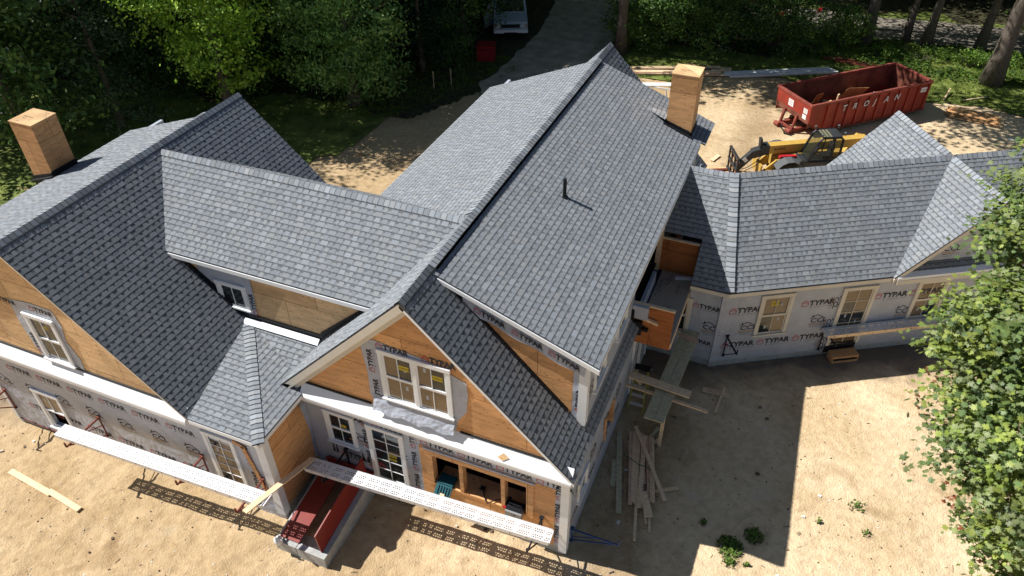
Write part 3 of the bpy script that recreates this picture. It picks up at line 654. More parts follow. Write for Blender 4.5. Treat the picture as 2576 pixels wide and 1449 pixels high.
# ---------------------------------------------------------------- windows and doors
prn = random.Random(17)
def window(name, O, u, n, s0, z0, w, h, cols=2, rows=2, lights=1, hung=True, pane='glass', sill=True, trim=.10, tags=(), lab=None, openlow=False, tm='white'):
    O = Vector(O); u = Vector(u); n = Vector(n)
    def B(mb, a0, a1, c0, c1, d0, d1, mi=0):
        c = O+u*((a0+a1)/2)+Z3*((c0+c1)/2)+n*((d0+d1)/2); mb.box(c, (abs(a1-a0), abs(c1-c0), abs(d1-d0)), mi, ax=(u, Z3, n))
    s1, z1 = s0+w, z0+h
    mb = MB()
    B(mb, s0, s0+trim, z0, z1-trim, .0, .045); B(mb, s1-trim, s1, z0, z1-trim, .0, .045); B(mb, s0-.01, s1+.01, z1-trim, z1, .0, .055)
    if sill: B(mb, s0-.03, s1+.03, z0-.045, z0, .0, .085)
    lw = (w-2*trim-(lights-1)*.09)/lights
    for i in range(lights-1): a = s0+trim+(i+1)*lw+i*.09; B(mb, a, a+.09, z0, z1-trim, .0, .044)
    o = mb.build(name, M[tm], house)
    if lab: o['label'] = lab
    for i in range(lights):
        a = s0+trim+i*(lw+.09); b = a+lw; c0, c1 = z0, z1-trim; mid = (c0+c1)/2
        parts = [(c0, mid, .012), (mid, c1, .028)] if hung else [(c0, c1, .02)]
        for k, (y0, y1, d) in enumerate(parts):
            fr = MB(); e = .045
            if openlow and k == 0: y0 += 0; 
            if openlow and k == 0:
                gl = MB(); B(gl, a, b, c0, mid, -.30, -.29); gl.build('opening', M['dark'], o)
                B(fr, a, a+e*1.4, y0, y1, -.05, d); B(fr, b-e*1.4, b, y0, y1, -.05, d); B(fr, a+e*1.4, b-e*1.4, y0, y0+.02, -.05, d); fr.build('sash', M[tm], o); continue
            B(fr, a, a+e, y0, y1, -.01, d); B(fr, b-e, b, y0, y1, -.01, d); B(fr, a+e, b-e, y1-e, y1, -.01, d); B(fr, a+e, b-e, y0, y0+e, -.01, d)
            r_ = rows if hung else rows
            rr_ = max(1, rows//2) if hung else rows
            for q in range(1, cols): s_ = a+e+(b-a-2*e)*q/cols; B(fr, s_-.009, s_+.009, y0+e, y1-e, -.008, d-.003)
            for q in range(1, rr_): z_ = y0+e+(y1-y0-2*e)*q/rr_; B(fr, a+e, b-e, z_-.009, z_+.009, -.008, d-.005)
            fr.build('sash', M[tm], o)
            gl = MB(); B(gl, a+e, b-e, y0+e, y1-e, -.012, .001)
            if pane == 'glass_paper':
                for q in range(cols):
                    for q2 in range(rr_):
                        if prn.random() < (.38 if rows > 2 else .22): B(gl, a+e+(b-a-2*e)*q/cols+.008, a+e+(b-a-2*e)*(q+1)/cols-.008, y0+e+(y1-y0-2*e)*q2/rr_+.008, y0+e+(y1-y0-2*e)*(q2+1)/rr_-.008, .0012, .0022, 3)
                    if prn.random() < .6: s_ = a+e+(b-a-2*e)*(q+.5)/cols; z_ = y0+e+(y1-y0-2*e)*prn.uniform(.2,.7); B(gl, s_-.03, s_+.03, z_, z_+.13, .0023, .0030, 4)
            if (hung and k == 1 or not hung) and tags:
                for (ta, tb, tw, th_) in tags:
                    aa = a+e+(b-a-2*e)*ta; bb_ = y0+e+(y1-y0-2*e)*tb; B(gl, aa, aa+tw, bb_, bb_+th_, .001, .003, 1)
                    ff = lambda p, q, aa=aa, bb_=bb_: O+u*p+Z3*q+n*.0045
                    put_text(gl, 'MARVIN', ff, aa+.01, bb_+th_*.3, th_*.4, 2, xs=.8*tw/.2)
            gl.build('pane', [M[pane], M['yellow_tag'], M['ink'], M['glass'], M['wrap']], o)
    return o
Of = (0,WC,0)
window('window', (0,WC-.02,0), X3, -Y3, 2.03, 3.80, 1.75, 1.50, 2, 2, lights=2, pane='glass_paper', tags=((.52,.45,.25,.14),), lab='white double window in the middle gable with yellow stickers')
window('window', Of, X3, -Y3, .09, 1.43, .86, 1.14, 2, 2, hung=True, tags=((.45,.1,.19,.10),), lab='small four-pane window over the bulkhead')
window('door', Of, X3, -Y3, 1.30, .50, 1.02, 2.02, 2, 5, hung=False, sill=False, tags=((.5,.52,.24,.10),(.45,.44,.26,.09)), lab='narrow glazed door beside the bulkhead')
OA = (0,yW,0)
window('window', (0,yW-.02,0), X3, -Y3, -6.83, 3.36, .98, 1.48, 2, 2, tags=((.5,.55,.14,.1),), lab='attic window in the left gable')
window('window', OA, X3, -Y3, -8.43, .03, 1.0, 1.54, 2, 2, pane='glass_paper', openlow=True, lab='lower window of the left wing with its bottom sash open')
window('door', OA, X3, -Y3, -2.27, .66, .94, 1.88, 2, 5, hung=False, sill=False, pane='glass_paper', lab='glazed door beside the corner post of the entry')
window('window', (0,yBw-.02,0), X3, -Y3, -3.50, 3.95, .92, .76, 2, 1, hung=False, lab='small window under the connector eave')
window('window', Ow, uD, nD, 1.13, 1.22, 1.0, 1.50, 2, 2, pane='glass_paper', tm='cream', tags=((.28,.5,.24,.18),), lab='first window of the rear wing wall from the balcony')
window('door', Ow, uD, nD, 3.62, .42, 1.06, 2.27, 2, 5, hung=False, sill=False, pane='glass_paper', tm='cream', lab='glazed door of the rear wing above the wooden step')
window('window', Ow, uD, nD, 5.97, 1.22, 1.0, 1.46, 2, 2, pane='glass_paper', tm='cream', lab='rear wing window half hidden by the maple')
window('window', Ow, uD, nD, 8.1, 1.22, 1.0, 1.46, 2, 2, pane='glass_paper', tm='cream', lab='rear wing window behind the maple')
window('window', (0,Ke.y+.2,0), X3, -Y3, 6.82, 1.18, .84, 1.30, 2, 2, tm='cream', lab='window of the rear wing under the balcony box')
OR = (6.5,0,0)
window('window', OR, Y3, X3, .93, 1.1, .72, .72, 2, 2, hung=False, lab='small window low on the side wall by the near corner')
window('window', (6.42,0,0), Y3, X3, 1.93, 3.95, .9, 1.1, 2, 2, lab='first dormer window from the near corner')
window('window', (6.42,0,0), Y3, X3, 3.75, 3.95, .9, 1.1, 2, 2, lab='second dormer window beside the balcony box')
window('window', (6.42,0,0), Y3, X3, 9.6, 3.95, .9, 1.1, 2, 2, lab='dormer window beyond the balcony box')
for k in range(2): window('door', OR, Y3, X3, 5.75+k*.95, .1, .93, 2.1, 2, 4, hung=False, sill=False, lab=('glazed door below the balcony nearer the camera', 'glazed door below the balcony nearer the corner')[k])
mb = MB(); mb.bb((6.46,3.1,.93), (6.54,3.2,1.8)); mb.bb((6.3,3.8,.93), (6.54,3.9,1.8)); mb.build('window_buck', M['ply'], house)

# framed serving opening
mb = MB(); y0, y1 = WC-.035, WC+.16
fx0, fx1, fz0, fz1 = OP[0]-.17, OP[1]+.16, OP[2]-.06, OP[3]+.16
mb.bb((fx0,y0,fz0), (OP[0]+.02,y1,fz1-.0)); mb.bb((OP[1]-.02,y0,fz0), (fx1,y1,fz1))
mb.bb((OP[0]+.021,y0,OP[3]-.02), (OP[1]-.021,y1,fz1)); mb.bb((OP[0]+.021,WC-.03,fz0), (OP[1]-.021,WC+.55,OP[2]+.02))
for x in (3.78, 4.86): mb.bb((x,y0+.005,OP[2]+.021), (x+.10,y1,OP[3]-.021))
fo = mb.build('window_opening_frame', M['ply'], house); fo['label'] = 'raw timber frame of the three-bay serving opening'
mb = MB(); mb.prism([(fx0-.03,WC-.05,fz1+.002), (fx1+.03,WC-.05,fz1+.002), (fx1+.03,WC-.05,fz1+.04), (fx0-.03,WC-.05,fz1+.04)], (0,.06,0)); mb.build('drip_tape', M['wrap'], house)
mb = MB(); Fh = wallfn((0,WC,0), X3, -Y3, .008)
def hole_sheet(s0, s1, z0, z1):
    for q in ((s0,fx0,z0,z1), (fx0,fx1,z0,fz0), (fx1,s1,z0,z1), (fx0,fx1,fz1+.04,z1)): 
        if q[1] > q[0] and q[3] > q[2]: mb.prism([Fh(q[0],q[2]), Fh(q[1],q[2]), Fh(q[1],q[3]), Fh(q[0],q[3])], (0,.006,0))
hole_sheet(2.74, 6.2, .2, 2.40); sp = mb.build('sheathing_panel', M['ply'], house); sp['label'] = 'bare plywood around the three-bay opening'

# ---------------------------------------------------------------- chimneys, vent, balcony, bulkhead
def chimney(x0, x1, y0, y1, zb, zt, zroof, lab, txt=True):
    mb = MB(); mb.bb((x0,y0,zb), (x1,y1,zt-.03)); o = mb.build('chimney', M['ply'], house); o['label'] = lab
    mb = MB(); mb.bb((x0-.012,y0-.012,zt-.03), (x1+.012,y1+.012,zt))
    if txt: put_text(mb, 'AdvanTech', lambda a,b: Vector((x0+.15+a, y0+.35+b, zt+.003)), 0, 0, .05, 1, xs=1); put_text(mb, '23/32 IN', lambda a,b: Vector((x0+.2+a, y0+.26+b, zt+.003)), 0, 0, .03, 1)
    mb.build('chimney_cap', [M['ply_pale'], M['ink']], o)
    fl = MB(); zf = zroof
    fl.prism([(x0-.03,y0-.03,zf(x0)-.12), (x1+.03,y0-.03,zf(x1)-.12), (x1+.03,y0-.03,zf(x1)+.14), (x0-.03,y0-.03,zf(x0)+.14)], (0,.028,0))
    fl.prism([(x0-.03,y1+.03,zf(x0)-.12), (x1+.03,y1+.03,zf(x1)-.12), (x1+.03,y1+.03,zf(x1)+.14), (x0-.03,y1+.03,zf(x0)+.14)], (0,-.028,0))
    fl.bb((x1+.001,y0-.03,zf(x1)-.15), (x1+.03,y1+.03,zf(x1)+.16)); fl.bb((x0-.03,y0-.03,zf(x0)-.15), (x0-.001,y1+.03,zf(x0)+.16))
    for i in range(7):
        t = i/6; fl.box((x0+(x1-x0)*t, y0-.07, zf(x0+(x1-x0)*t)+.035), (.14,.12,.02), rot=Matrix.Rotation(math.atan((zf(x0)-zf(x1))/(x1-x0)),3,'Y'))
    fl.build('chimney_flashing', M['black'], o)
chimney(-10.26,-9.44,2.3,3.1,-.3,7.44, lambda x: 6.868-abs(x-(xA-.13))*.3295, 'plywood chimney box at the rear eave of the left wing')
chimney(5.54,6.33,11.66,12.42,2.5,7.46, lambda x: zsh(x), 'tall plywood chimney box above the wide dormer eave')
mb = MB(); vz = zsh(4.288); mb.tube([(4.288,5.82,vz-.05), (4.288,5.82,vz+.53)], .048, 12); mb.tube([(4.288,5.82,vz), (4.288,5.82,vz+.03)], .09, 12)
mb.build('vent_pipe', M['black'], house)['label'] = 'black vent pipe on the dormer slope'
bal = MB(); bal.bb((5.0,5.47,2.60), (7.5,8.62,2.68)); o = bal.build('balcony', [M['osb'], M['ink']], house); o['label'] = 'unfinished balcony box hanging from the side wall'
mb = MB(); mb.bb((6.0,5.50,2.681), (6.55,8.58,2.69)); 
for k in range(14): put_text(mb, 'NO-SKID', lambda a,b: Vector((6.08+a*.3-b*.9+random.random()*0, 5.6+b*.3+a*.9, 2.694)), .21*k, .1*(k % 3), .07, 1)
mb.build('tar_paper', [mat('dark_underlay', (.01,.02,.05), .5, bump=.3, bscale=12), M['bluepaint']], o)
mb = MB(); put_text(mb, 'FLAT OUT', lambda a,b: Vector((7.22-b, 7.6+a, 2.684)), 0, 0, .07, 0); put_text(mb, 'AdvanTech', lambda a,b: Vector((7.16-b, 6.5+a, 2.684)), 0, 0, .08, 0); mb.build('floor_print', M['ink'], o)
for k, y in enumerate((5.45, 8.60)):
    mb = MB(); z0 = 2.50 if k == 0 else 2.62; z1 = 3.82
    mb.bb((6.43,y-.02,z0), (7.50,y+.02,z1)); p_ = mb.build('side_panel', M['ply_red'], o); p_['label'] = ('orange balcony side panel nearer the camera', 'orange balcony side panel nearer the rear wing')[k]
    mb = MB(); mb.bb((6.43,y-.04,z1), (7.52,y+.06,z1+.035)); mb.build('top_plate', M['lumber'], o)
mb = MB(); mb.bb((7.5,5.47,2.50), (7.53,8.6,2.68)); mb.build('edge_board', M['lumber'], o)
mb = MB(); mb.beam((6.50,5.36,3.52), (7.12,5.36,3.38), .09, .05); mb.beam((6.62,5.37,3.44), (7.14,5.37,3.33), .05, .05); mb.build('nailed_block', M['lumber'], o)
mb = MB(); mb.beam((7.0,8.28,2.73), (7.46,8.42,2.73), .09, .07); mb.build('loose_block', M['white'], o)
mb = MB(); mb.bb((6.30,8.50,2.69), (6.44,8.62,5.35)); mb.bb((6.25,8.8,2.69), (6.35,8.9,5.35)); mb.build('post', M['lumber'], house)
mb = MB(); mb.bb((6.52,5.32,2.86), (6.72,5.44,3.30)); mb.bb((6.42,5.30,3.28), (6.50,5.44,3.72)); mb.bb((6.46,5.30,3.05), (6.90,5.40,3.12)); mb.build('flashing_tape', M['black'], house)
mb = MB(); mb.bb((6.43,5.30,3.44), (6.85,5.425,3.85)); mb.build('wrap_patch', M['wrap'], house)
# bulkhead
bm = MB(); bx0, bx1, by0, by1 = -.12, 1.30, .16, -2.10
bm.prism([(bx1-.16,by0,-.5), (bx1-.16,by1,-.5), (bx1-.16,by1,.26), (bx1-.16,by0,.60)], (.16,0,0)); bm.prism([(bx0,by0,-.5), (bx0,by1,-.5), (bx0,by1,.26), (bx0,by0,.60)], (.14,0,0))
bm.bb((bx0,by1-.16,-.5), (.48,by1-.001,.27)); bm.bb((.50,by1-.16,-.5), (bx1,by1-.001,.27)); 
for k in range(6): bm.bb((.02,by1+.15+k*.28,-.3-.18*k), (1.25,by1+.43+k*.28,-.12-.18*k))
bm.bb((.02,by0-.06,-2.2), (1.14,by0,.60))
b_ = bm.build('bulkhead', M['concrete'], house); b_['label'] = 'concrete cellar entrance with sloping sides'
red = mat('red_steel_door', (.22,.020,.014), .32, var=.08, vscale=4, spec=.5)
sb = (.60-.26)/(by0-by1)
def bz(y): return .28+(y-by1)*sb
mb = MB(); a0, a1 = bx0+.08, .50
mb.prism([(a0,by1-.03,bz(by1)), (a1,by1-.03,bz(by1)), (a1,by0-.1,bz(by0-.1)), (a0,by0-.1,bz(by0-.1))], (0,-.01,.035)); mb.build('bulkhead_door', red, b_)['label'] = 'closed red bulkhead leaf'
mb = MB(); th = radians(84); w_ = .64; hx = bx1-.14
def LF(t, y): return Vector((hx-w_*cos(th)*t, y, bz(y)+w_*sin(th)*t))
mb.prism([LF(0,by1-.03), LF(1,by1-.03), LF(1,by0-.1), LF(0,by0-.1)], Vector((-sin(th),0,-cos(th)))*.035); d_ = mb.build('bulkhead_door', red, b_); d_['label'] = 'raised red bulkhead leaf'
mb = MB(); mb.bb((bx0,by0-.09,.60), (bx1,by0,.66)); mb.build('door_header', red, b_)
# eave mounted scrap
mb = MB(); mb.poly([(5.0-.13,.02,3.135), (5.0,-.01,3.085), (5.14,.05,3.17), (5.0,.09,3.24)]); mb.build('plywood_scrap', M['ply_pale'], None).name
s_ = bpy.data.objects['plywood_scrap']; me = s_.data
tag(s_, 'small diamond of plywood left on the white skirt of the middle gable', 'offcut')
# ================================================================ GROUND
def gh(x, y):
    t = min(1, max(0, (y-3)/4)); b = -.15*(1-t)
    l = min(1, max(0, (9-y)/5))
    b -= .036*max(0, min(12, -x-.3))*l
    return b
def sst(a, b, x): t = min(1, max(0, (x-a)/(b-a))); return t*t*(3-2*t)
def gz(x, y):
    z = gh(x, y)
    n1 = noise.noise(Vector((x*.55, y*.55, 0)))*.035
    n2 = noise.noise(Vector((x*2.1, y*2.1, 3)))*.03
    n3 = noise.noise(Vector((x*5.5, y*5.5, 7)))*.024
    n3b = abs(noise.noise(Vector((x*9, y*9, 1))))*.03
    k = 1 if y < 9 else .5
    # trodden, lumpy soil in front of the wall; smoother in the yard on the right
    rough = 1.55-1.17*sst(6, 8, x)*(1-sst(5, 9, y)*.2)
    # footprints
    m = .22*math.exp(-((x+.9)**2/1.2+(y+2.1)**2/.08))+.13*math.exp(-((x-3)**2/3+(y+.05)**2/.05))
    return z+(n1+(n2+n3+n3b)*rough)*k+m*.6
def axis(a, b, fa, fb, st, far):
    v = []; x = a
    while x < fa: v.append(x); x += max(st, (fa-x)*.28)
    x = fa
    while x < fb: v.append(x); x += st
    x = fb
    while x < b: v.append(x); x += max(st, (x-fb)*.28+.3)
    v.append(b); return v
def grid_mesh(name, xs, ys, zf, m, keep=None, dz=0):
    V = []; F = []; idx = {}
    for j, y in enumerate(ys):
        for i, x in enumerate(xs): idx[i,j] = len(V); V.append((x, y, zf(x, y)+dz))
    for j in range(len(ys)-1):
        for i in range(len(xs)-1):
            if keep and not keep((xs[i]+xs[i+1])/2, (ys[j]+ys[j+1])/2): continue
            F.append((idx[i,j], idx[i+1,j], idx[i+1,j+1], idx[i,j+1]))
    me = bpy.data.meshes.new(name); me.from_pydata(V, [], F); me.materials.append(m)
    me.polygons.foreach_set('use_smooth', [True]*len(F)); me.update()
    o = bpy.data.objects.new(name, me); COL.objects.link(o); return o
# sand: three scales of colour, damp and trodden patches, small debris in the bump
def sand_mat():
    m = bpy.data.materials.new('sand'); m.use_nodes = True; N = m.node_tree.nodes; L = m.node_tree.links; b = N['Principled BSDF']
    b.inputs['Roughness'].default_value = .95; b.inputs['Specular IOR Level'].default_value = .15
    tc = N.new('ShaderNodeTexCoord')
    def nz(sc, det=4, dist=0):
        n = N.new('ShaderNodeTexNoise'); n.inputs['Scale'].default_value = sc; n.inputs['Detail'].default_value = det; n.inputs['Distortion'].default_value = dist
        L.new(tc.outputs['Object'], n.inputs['Vector']); return n.outputs[0]
    def ramp(s, p0, c0, p1, c1):
        r = N.new('ShaderNodeValToRGB'); e = r.color_ramp.elements; e[0].position = p0; e[0].color = (*c0, 1); e[1].position = p1; e[1].color = (*c1, 1); L.new(s, r.inputs[0]); return r.outputs[0]
    def mix(f, a, c, bt='MIX'):
        x = N.new('ShaderNodeMix'); x.data_type = 'RGBA'; x.blend_type = bt
        if isinstance(f, float): x.inputs[0].default_value = f
        else: L.new(f, x.inputs[0])
        for s, i in ((a, 6), (c, 7)):
            if isinstance(s, tuple): x.inputs[i].default_value = (*s, 1)
            else: L.new(s, x.inputs[i])
        return x.outputs[2]
    base = ramp(nz(.35, 5, .4), .35, (.48,.38,.25), .65, (.61,.505,.365))
    fine = ramp(nz(5, 8, .5), .32, (.80,.77,.74), .62, (1,1,1)); c = mix(1., base, fine, 'MULTIPLY')
    # darker moist soil patches
    damp = ramp(nz(.55, 6, 1.2), .60, (0,0,0), .74, (.8,.8,.8)); c = mix(damp, c, (.30,.215,.13))
    # pale leached patches
    pale = ramp(nz(.8, 5, .6), .64, (0,0,0), .74, (1,1,1)); c = mix(pale, c, (.50,.43,.33))
    specks = ramp(nz(26, 3), .68, (1,1,1), .75, (.42,.38,.33)); c = mix(1., c, specks, 'MULTIPLY')
    # side yard strip, mixed in below: damp earth plus painted house shade
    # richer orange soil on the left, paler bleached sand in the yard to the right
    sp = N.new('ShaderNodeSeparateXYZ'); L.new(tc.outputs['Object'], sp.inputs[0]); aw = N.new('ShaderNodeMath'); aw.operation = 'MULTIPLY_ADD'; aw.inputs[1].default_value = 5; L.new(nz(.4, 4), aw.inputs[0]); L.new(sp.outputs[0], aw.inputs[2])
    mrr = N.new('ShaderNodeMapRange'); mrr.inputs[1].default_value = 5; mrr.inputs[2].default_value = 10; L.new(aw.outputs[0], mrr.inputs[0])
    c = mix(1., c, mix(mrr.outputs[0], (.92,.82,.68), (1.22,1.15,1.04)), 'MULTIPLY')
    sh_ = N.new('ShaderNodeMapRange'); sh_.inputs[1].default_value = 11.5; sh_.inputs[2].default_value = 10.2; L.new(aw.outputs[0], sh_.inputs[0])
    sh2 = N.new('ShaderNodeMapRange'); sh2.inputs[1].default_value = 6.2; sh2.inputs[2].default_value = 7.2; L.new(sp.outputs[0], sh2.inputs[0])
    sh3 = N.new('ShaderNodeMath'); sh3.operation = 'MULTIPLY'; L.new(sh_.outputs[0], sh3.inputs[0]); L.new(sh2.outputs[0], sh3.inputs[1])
    c = mix(sh3.outputs[0], c, mix(1., c, (.66,.63,.60), 'MULTIPLY'))  # darkens the side yard: damp soil tint with house shade painted in
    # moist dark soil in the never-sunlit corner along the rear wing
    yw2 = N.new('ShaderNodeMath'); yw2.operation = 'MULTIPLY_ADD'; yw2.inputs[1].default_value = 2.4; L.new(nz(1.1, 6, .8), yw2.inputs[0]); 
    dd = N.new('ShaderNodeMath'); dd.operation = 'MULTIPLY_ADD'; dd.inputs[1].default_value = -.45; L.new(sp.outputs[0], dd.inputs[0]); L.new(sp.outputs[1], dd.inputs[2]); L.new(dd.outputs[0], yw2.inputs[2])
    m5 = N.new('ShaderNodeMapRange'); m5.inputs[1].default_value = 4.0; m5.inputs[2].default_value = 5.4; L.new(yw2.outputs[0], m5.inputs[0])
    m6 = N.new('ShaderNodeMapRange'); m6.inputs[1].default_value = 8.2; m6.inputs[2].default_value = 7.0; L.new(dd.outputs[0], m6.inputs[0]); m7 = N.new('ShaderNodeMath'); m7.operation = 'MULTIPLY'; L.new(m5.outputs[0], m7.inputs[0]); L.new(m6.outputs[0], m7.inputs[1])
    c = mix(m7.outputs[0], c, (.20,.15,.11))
    L.new(c, b.inputs['Base Color'])
    bp = N.new('ShaderNodeBump'); bp.inputs['Strength'].default_value = .55; bp.inputs['Distance'].default_value = .06
    a = N.new('ShaderNodeMath'); a.operation = 'ADD'; L.new(nz(6, 7, .8), a.inputs[0]); L.new(nz(22, 4), a.inputs[1])
    L.new(a.outputs[0], bp.inputs['Height']); L.new(bp.outputs[0], b.inputs['Normal']); return m
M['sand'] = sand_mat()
M['grass'] = mat('lawn', (.10,.14,.025), .9, var=.4, vscale=1.2, bump=.6, bscale=18, col2=(.21,.25,.055))
M['gravel'] = mat('gravel_drive', (.36,.31,.24), .95, var=.25, vscale=1.5, bump=.3, bscale=30, detail=8)
M['litter'] = mat('leaf_litter', (.045,.042,.018), .95, var=.5, vscale=3, bump=.5, bscale=14, detail=8)
xs = axis(-150, 150, -13, 17, .115, 0); ys = axis(-150, 170, -7, 13, .115, 0)
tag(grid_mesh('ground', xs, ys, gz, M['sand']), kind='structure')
def nb(x, y, s=1.0, a=.9): return noise.noise(Vector((x*s, y*s, 9)))*a
def on_drive(x, y, g=0):
    # driveway centre line and half width
    if y < 19 or y > 75: return False
    cx = -8.6+4.6*sst(13, 27, y)-2.6*sst(30, 48, y); hw_ = 2.3+.2*nb(x, y)-g-1.0*sst(14, 19, y)*0
    return abs(x-cx-.2*nb(y, 0, .3)) < hw_
def on_sand(x, y):
    n = nb(x, y, .45, 1.3)+nb(x, y, 1.7, .35)
    if y < 8.5 and x > -17+n: return True
    if -14 < x < 3 and y < 17 and x > -11.5-(12-y)*.5+n and (y-13.2)*.9 < (x+11)*1.35+n: return True
    if x > 3-n and y < 30.4+n*.5-(.25*(x-14) if x > 14 else 0)*.1 and x < 40: return True
    if -3 < x <= 4 and y < 28: return True
    if 14 < y < 25 and on_drive(x, max(y,19.1), -.3): return True
    return False
def on_road(x, y, g=0): return abs(y-(40.0+.06*(x-10)+.4*nb(x, 0, .2))) < 1.9-g and x > 4
def lawn_keep(x, y):
    return not on_sand(x, y) and not on_drive(x, y, .8) and not on_road(x, y, .7) and not wood(x, y)
def wood(x, y):
    n = nb(x, y, .3, 2.2)
    if x < -6: return y > 19.5+n+max(0, (-x-9))*(-.15)
    if x < 0: return False
    return y > 43+n or (x < 7 and y > 33+n*.4)
gx = [i*.2 for i in range(-330, 300)]; gy = [i*.2 for i in range(-21, 420)]
tag(grid_mesh('lawn', gx, gy, lambda x, y: gh(x, y)+.055+.02*nb(x, y, 1.4), M['grass'], lawn_keep), kind='structure')
mb = MB(); yy = 23.0; prev = None
while yy < 75:
    cx = -8.6+4.6*sst(13, 27, yy)-2.6*sst(30, 48, yy)+.2*nb(yy, 0, .3); tp = 1-.5*(1-sst(23, 24.5, yy)); l_ = cx-(2.3+.22*nb(yy, 3, 1.3))*tp; r_ = cx+(2.3+.22*nb(yy, 7, 1.3))*tp
    row = [(l_-.12, yy, .0), (l_, yy, .088), (cx, yy, .10), (r_, yy, .088), (r_+.12, yy, .0)]
    if prev:
        for i in range(4): mb.poly([prev[i], prev[i+1], row[i+1], row[i]])
    prev = row; yy += .35
tag(mb.build('driveway', M['gravel']), kind='structure')
mb = MB(); xx = 4.0; prev = None
while xx < 70:
    cy = 40.0+.06*(xx-10)+.4*nb(xx, 0, .2); a_ = cy-1.9-.2*nb(xx, 2, 1.1); b_ = cy+1.9+.2*nb(xx, 5, 1.1); row = [(xx, a_-.1, 0), (xx, a_, .088), (xx, b_, .088), (xx, b_+.1, 0)]
    if prev:
        for i in range(3): mb.poly([prev[i], row[i], row[i+1], prev[i+1]])
    prev = row; xx += .4
tag(mb.build('road', mat('pale_road', (.23,.20,.165), .95, var=.2, vscale=2, bump=.3, bscale=25)), kind='structure')
tag(grid_mesh('forest_floor', gx, gy, lambda x, y: gh(x, y)+.045+.02*nb(x, y, 1.), M['litter'], lambda x, y: wood(x, y) and not on_drive(x, y, .8) and not on_road(x, y, .7)), kind='structure')
# lawn blades
M['blade'] = mat('grass_blade', (.09,.15,.022), .8, attr=True, trans=.3)
mb = MB(); rnd = random.Random(11)
def tuft(mb, x, y, z, n, h, r, rnd, cols):
    for _ in range(n):
        a = rnd.random()*2*pi; d = r*sqrt(rnd.random()); px, py = x+cos(a)*d, y+sin(a)*d; hh = h*rnd.uniform(.5, 1.1); b = rnd.random()*2*pi; w = .012+.01*rnd.random()
        lx, ly = cos(b)*hh*.5, sin(b)*hh*.5; c = rnd.choice(cols); k = rnd.uniform(.7, 1.2)
        mb.poly([(px-w*sin(b), py+w*cos(b), z), (px+w*sin(b), py-w*cos(b), z), (px+lx, py+ly, z+hh)], 0, tuple(q*k for q in c))
GC = [(.15,.22,.03), (.11,.17,.025), (.20,.26,.05), (.16,.21,.03)]
cnt = 0
while cnt < 7600:
    q = rnd.random()
    if q < .25: x, y = rnd.uniform(-13, -3.5), rnd.uniform(18.5, 28)
    elif q < .70: x, y = rnd.uniform(7, 24), rnd.uniform(29.5, 38.5)
    elif q < .85: x, y = rnd.uniform(-24, -9), rnd.uniform(6, 20)
    else: x, y = rnd.uniform(-4, 7), rnd.uniform(27, 33)
    if not lawn_keep(x, y) and not (wood(x, y) and not on_drive(x, y) and not on_road(x, y)): continue
    tuft(mb, x, y, gh(x, y)+.04, 9, .10 if rnd.random() < .8 else .2, .16, rnd, GC); cnt += 1
tag(mb.build('grass', M['blade']), 'short sunlit lawn grass behind the dumpster', 'grass', kind='stuff')
# pebbles, clods and chips on the sand
mb = MB(); rnd = random.Random(5)
for _ in range(2600):
    x, y = rnd.uniform(-12, 17), rnd.uniform(-6.5, 8)
    if -10 < x < 6.6 and y > yA-.1 and not (x > -.5 and y < .2): continue
    z = gz(x, y); s = rnd.uniform(.006, .022) if rnd.random() < .95 else rnd.uniform(.03, .05)
    c = rnd.choice([(.2,.15,.10), (.5,.42,.32), (.12,.08,.05), (.33,.25,.17), (.65,.62,.55)])
    mb.box((x, y, z+s*.2), (s*2.2, s*1.6, s), rot=Matrix.Rotation(rnd.random()*3, 3, 'Z') @ Matrix.Rotation(rnd.uniform(-.4,.4), 3, 'X'), col=c)
for _ in range(260):
    x, y = rnd.uniform(-12, 16), rnd.uniform(-6.5, 8); 
    if -10 < x < 6.6 and y > yA-.1: continue
    a = rnd.random()*pi; l = rnd.uniform(.04, .16); z = gz(x, y)+.012; mb.beam((x,y,z), (x+cos(a)*l,y+sin(a)*l,z+.006), .012, .008, col=rnd.choice([(.3,.2,.1), (.5,.38,.22), (.15,.1,.06)]))
tag(mb.build('debris', mat('debris', (.4,.3,.2), .9, attr=True)), 'scattered pebbles, clods and chips on the sand', 'debris', kind='stuff')

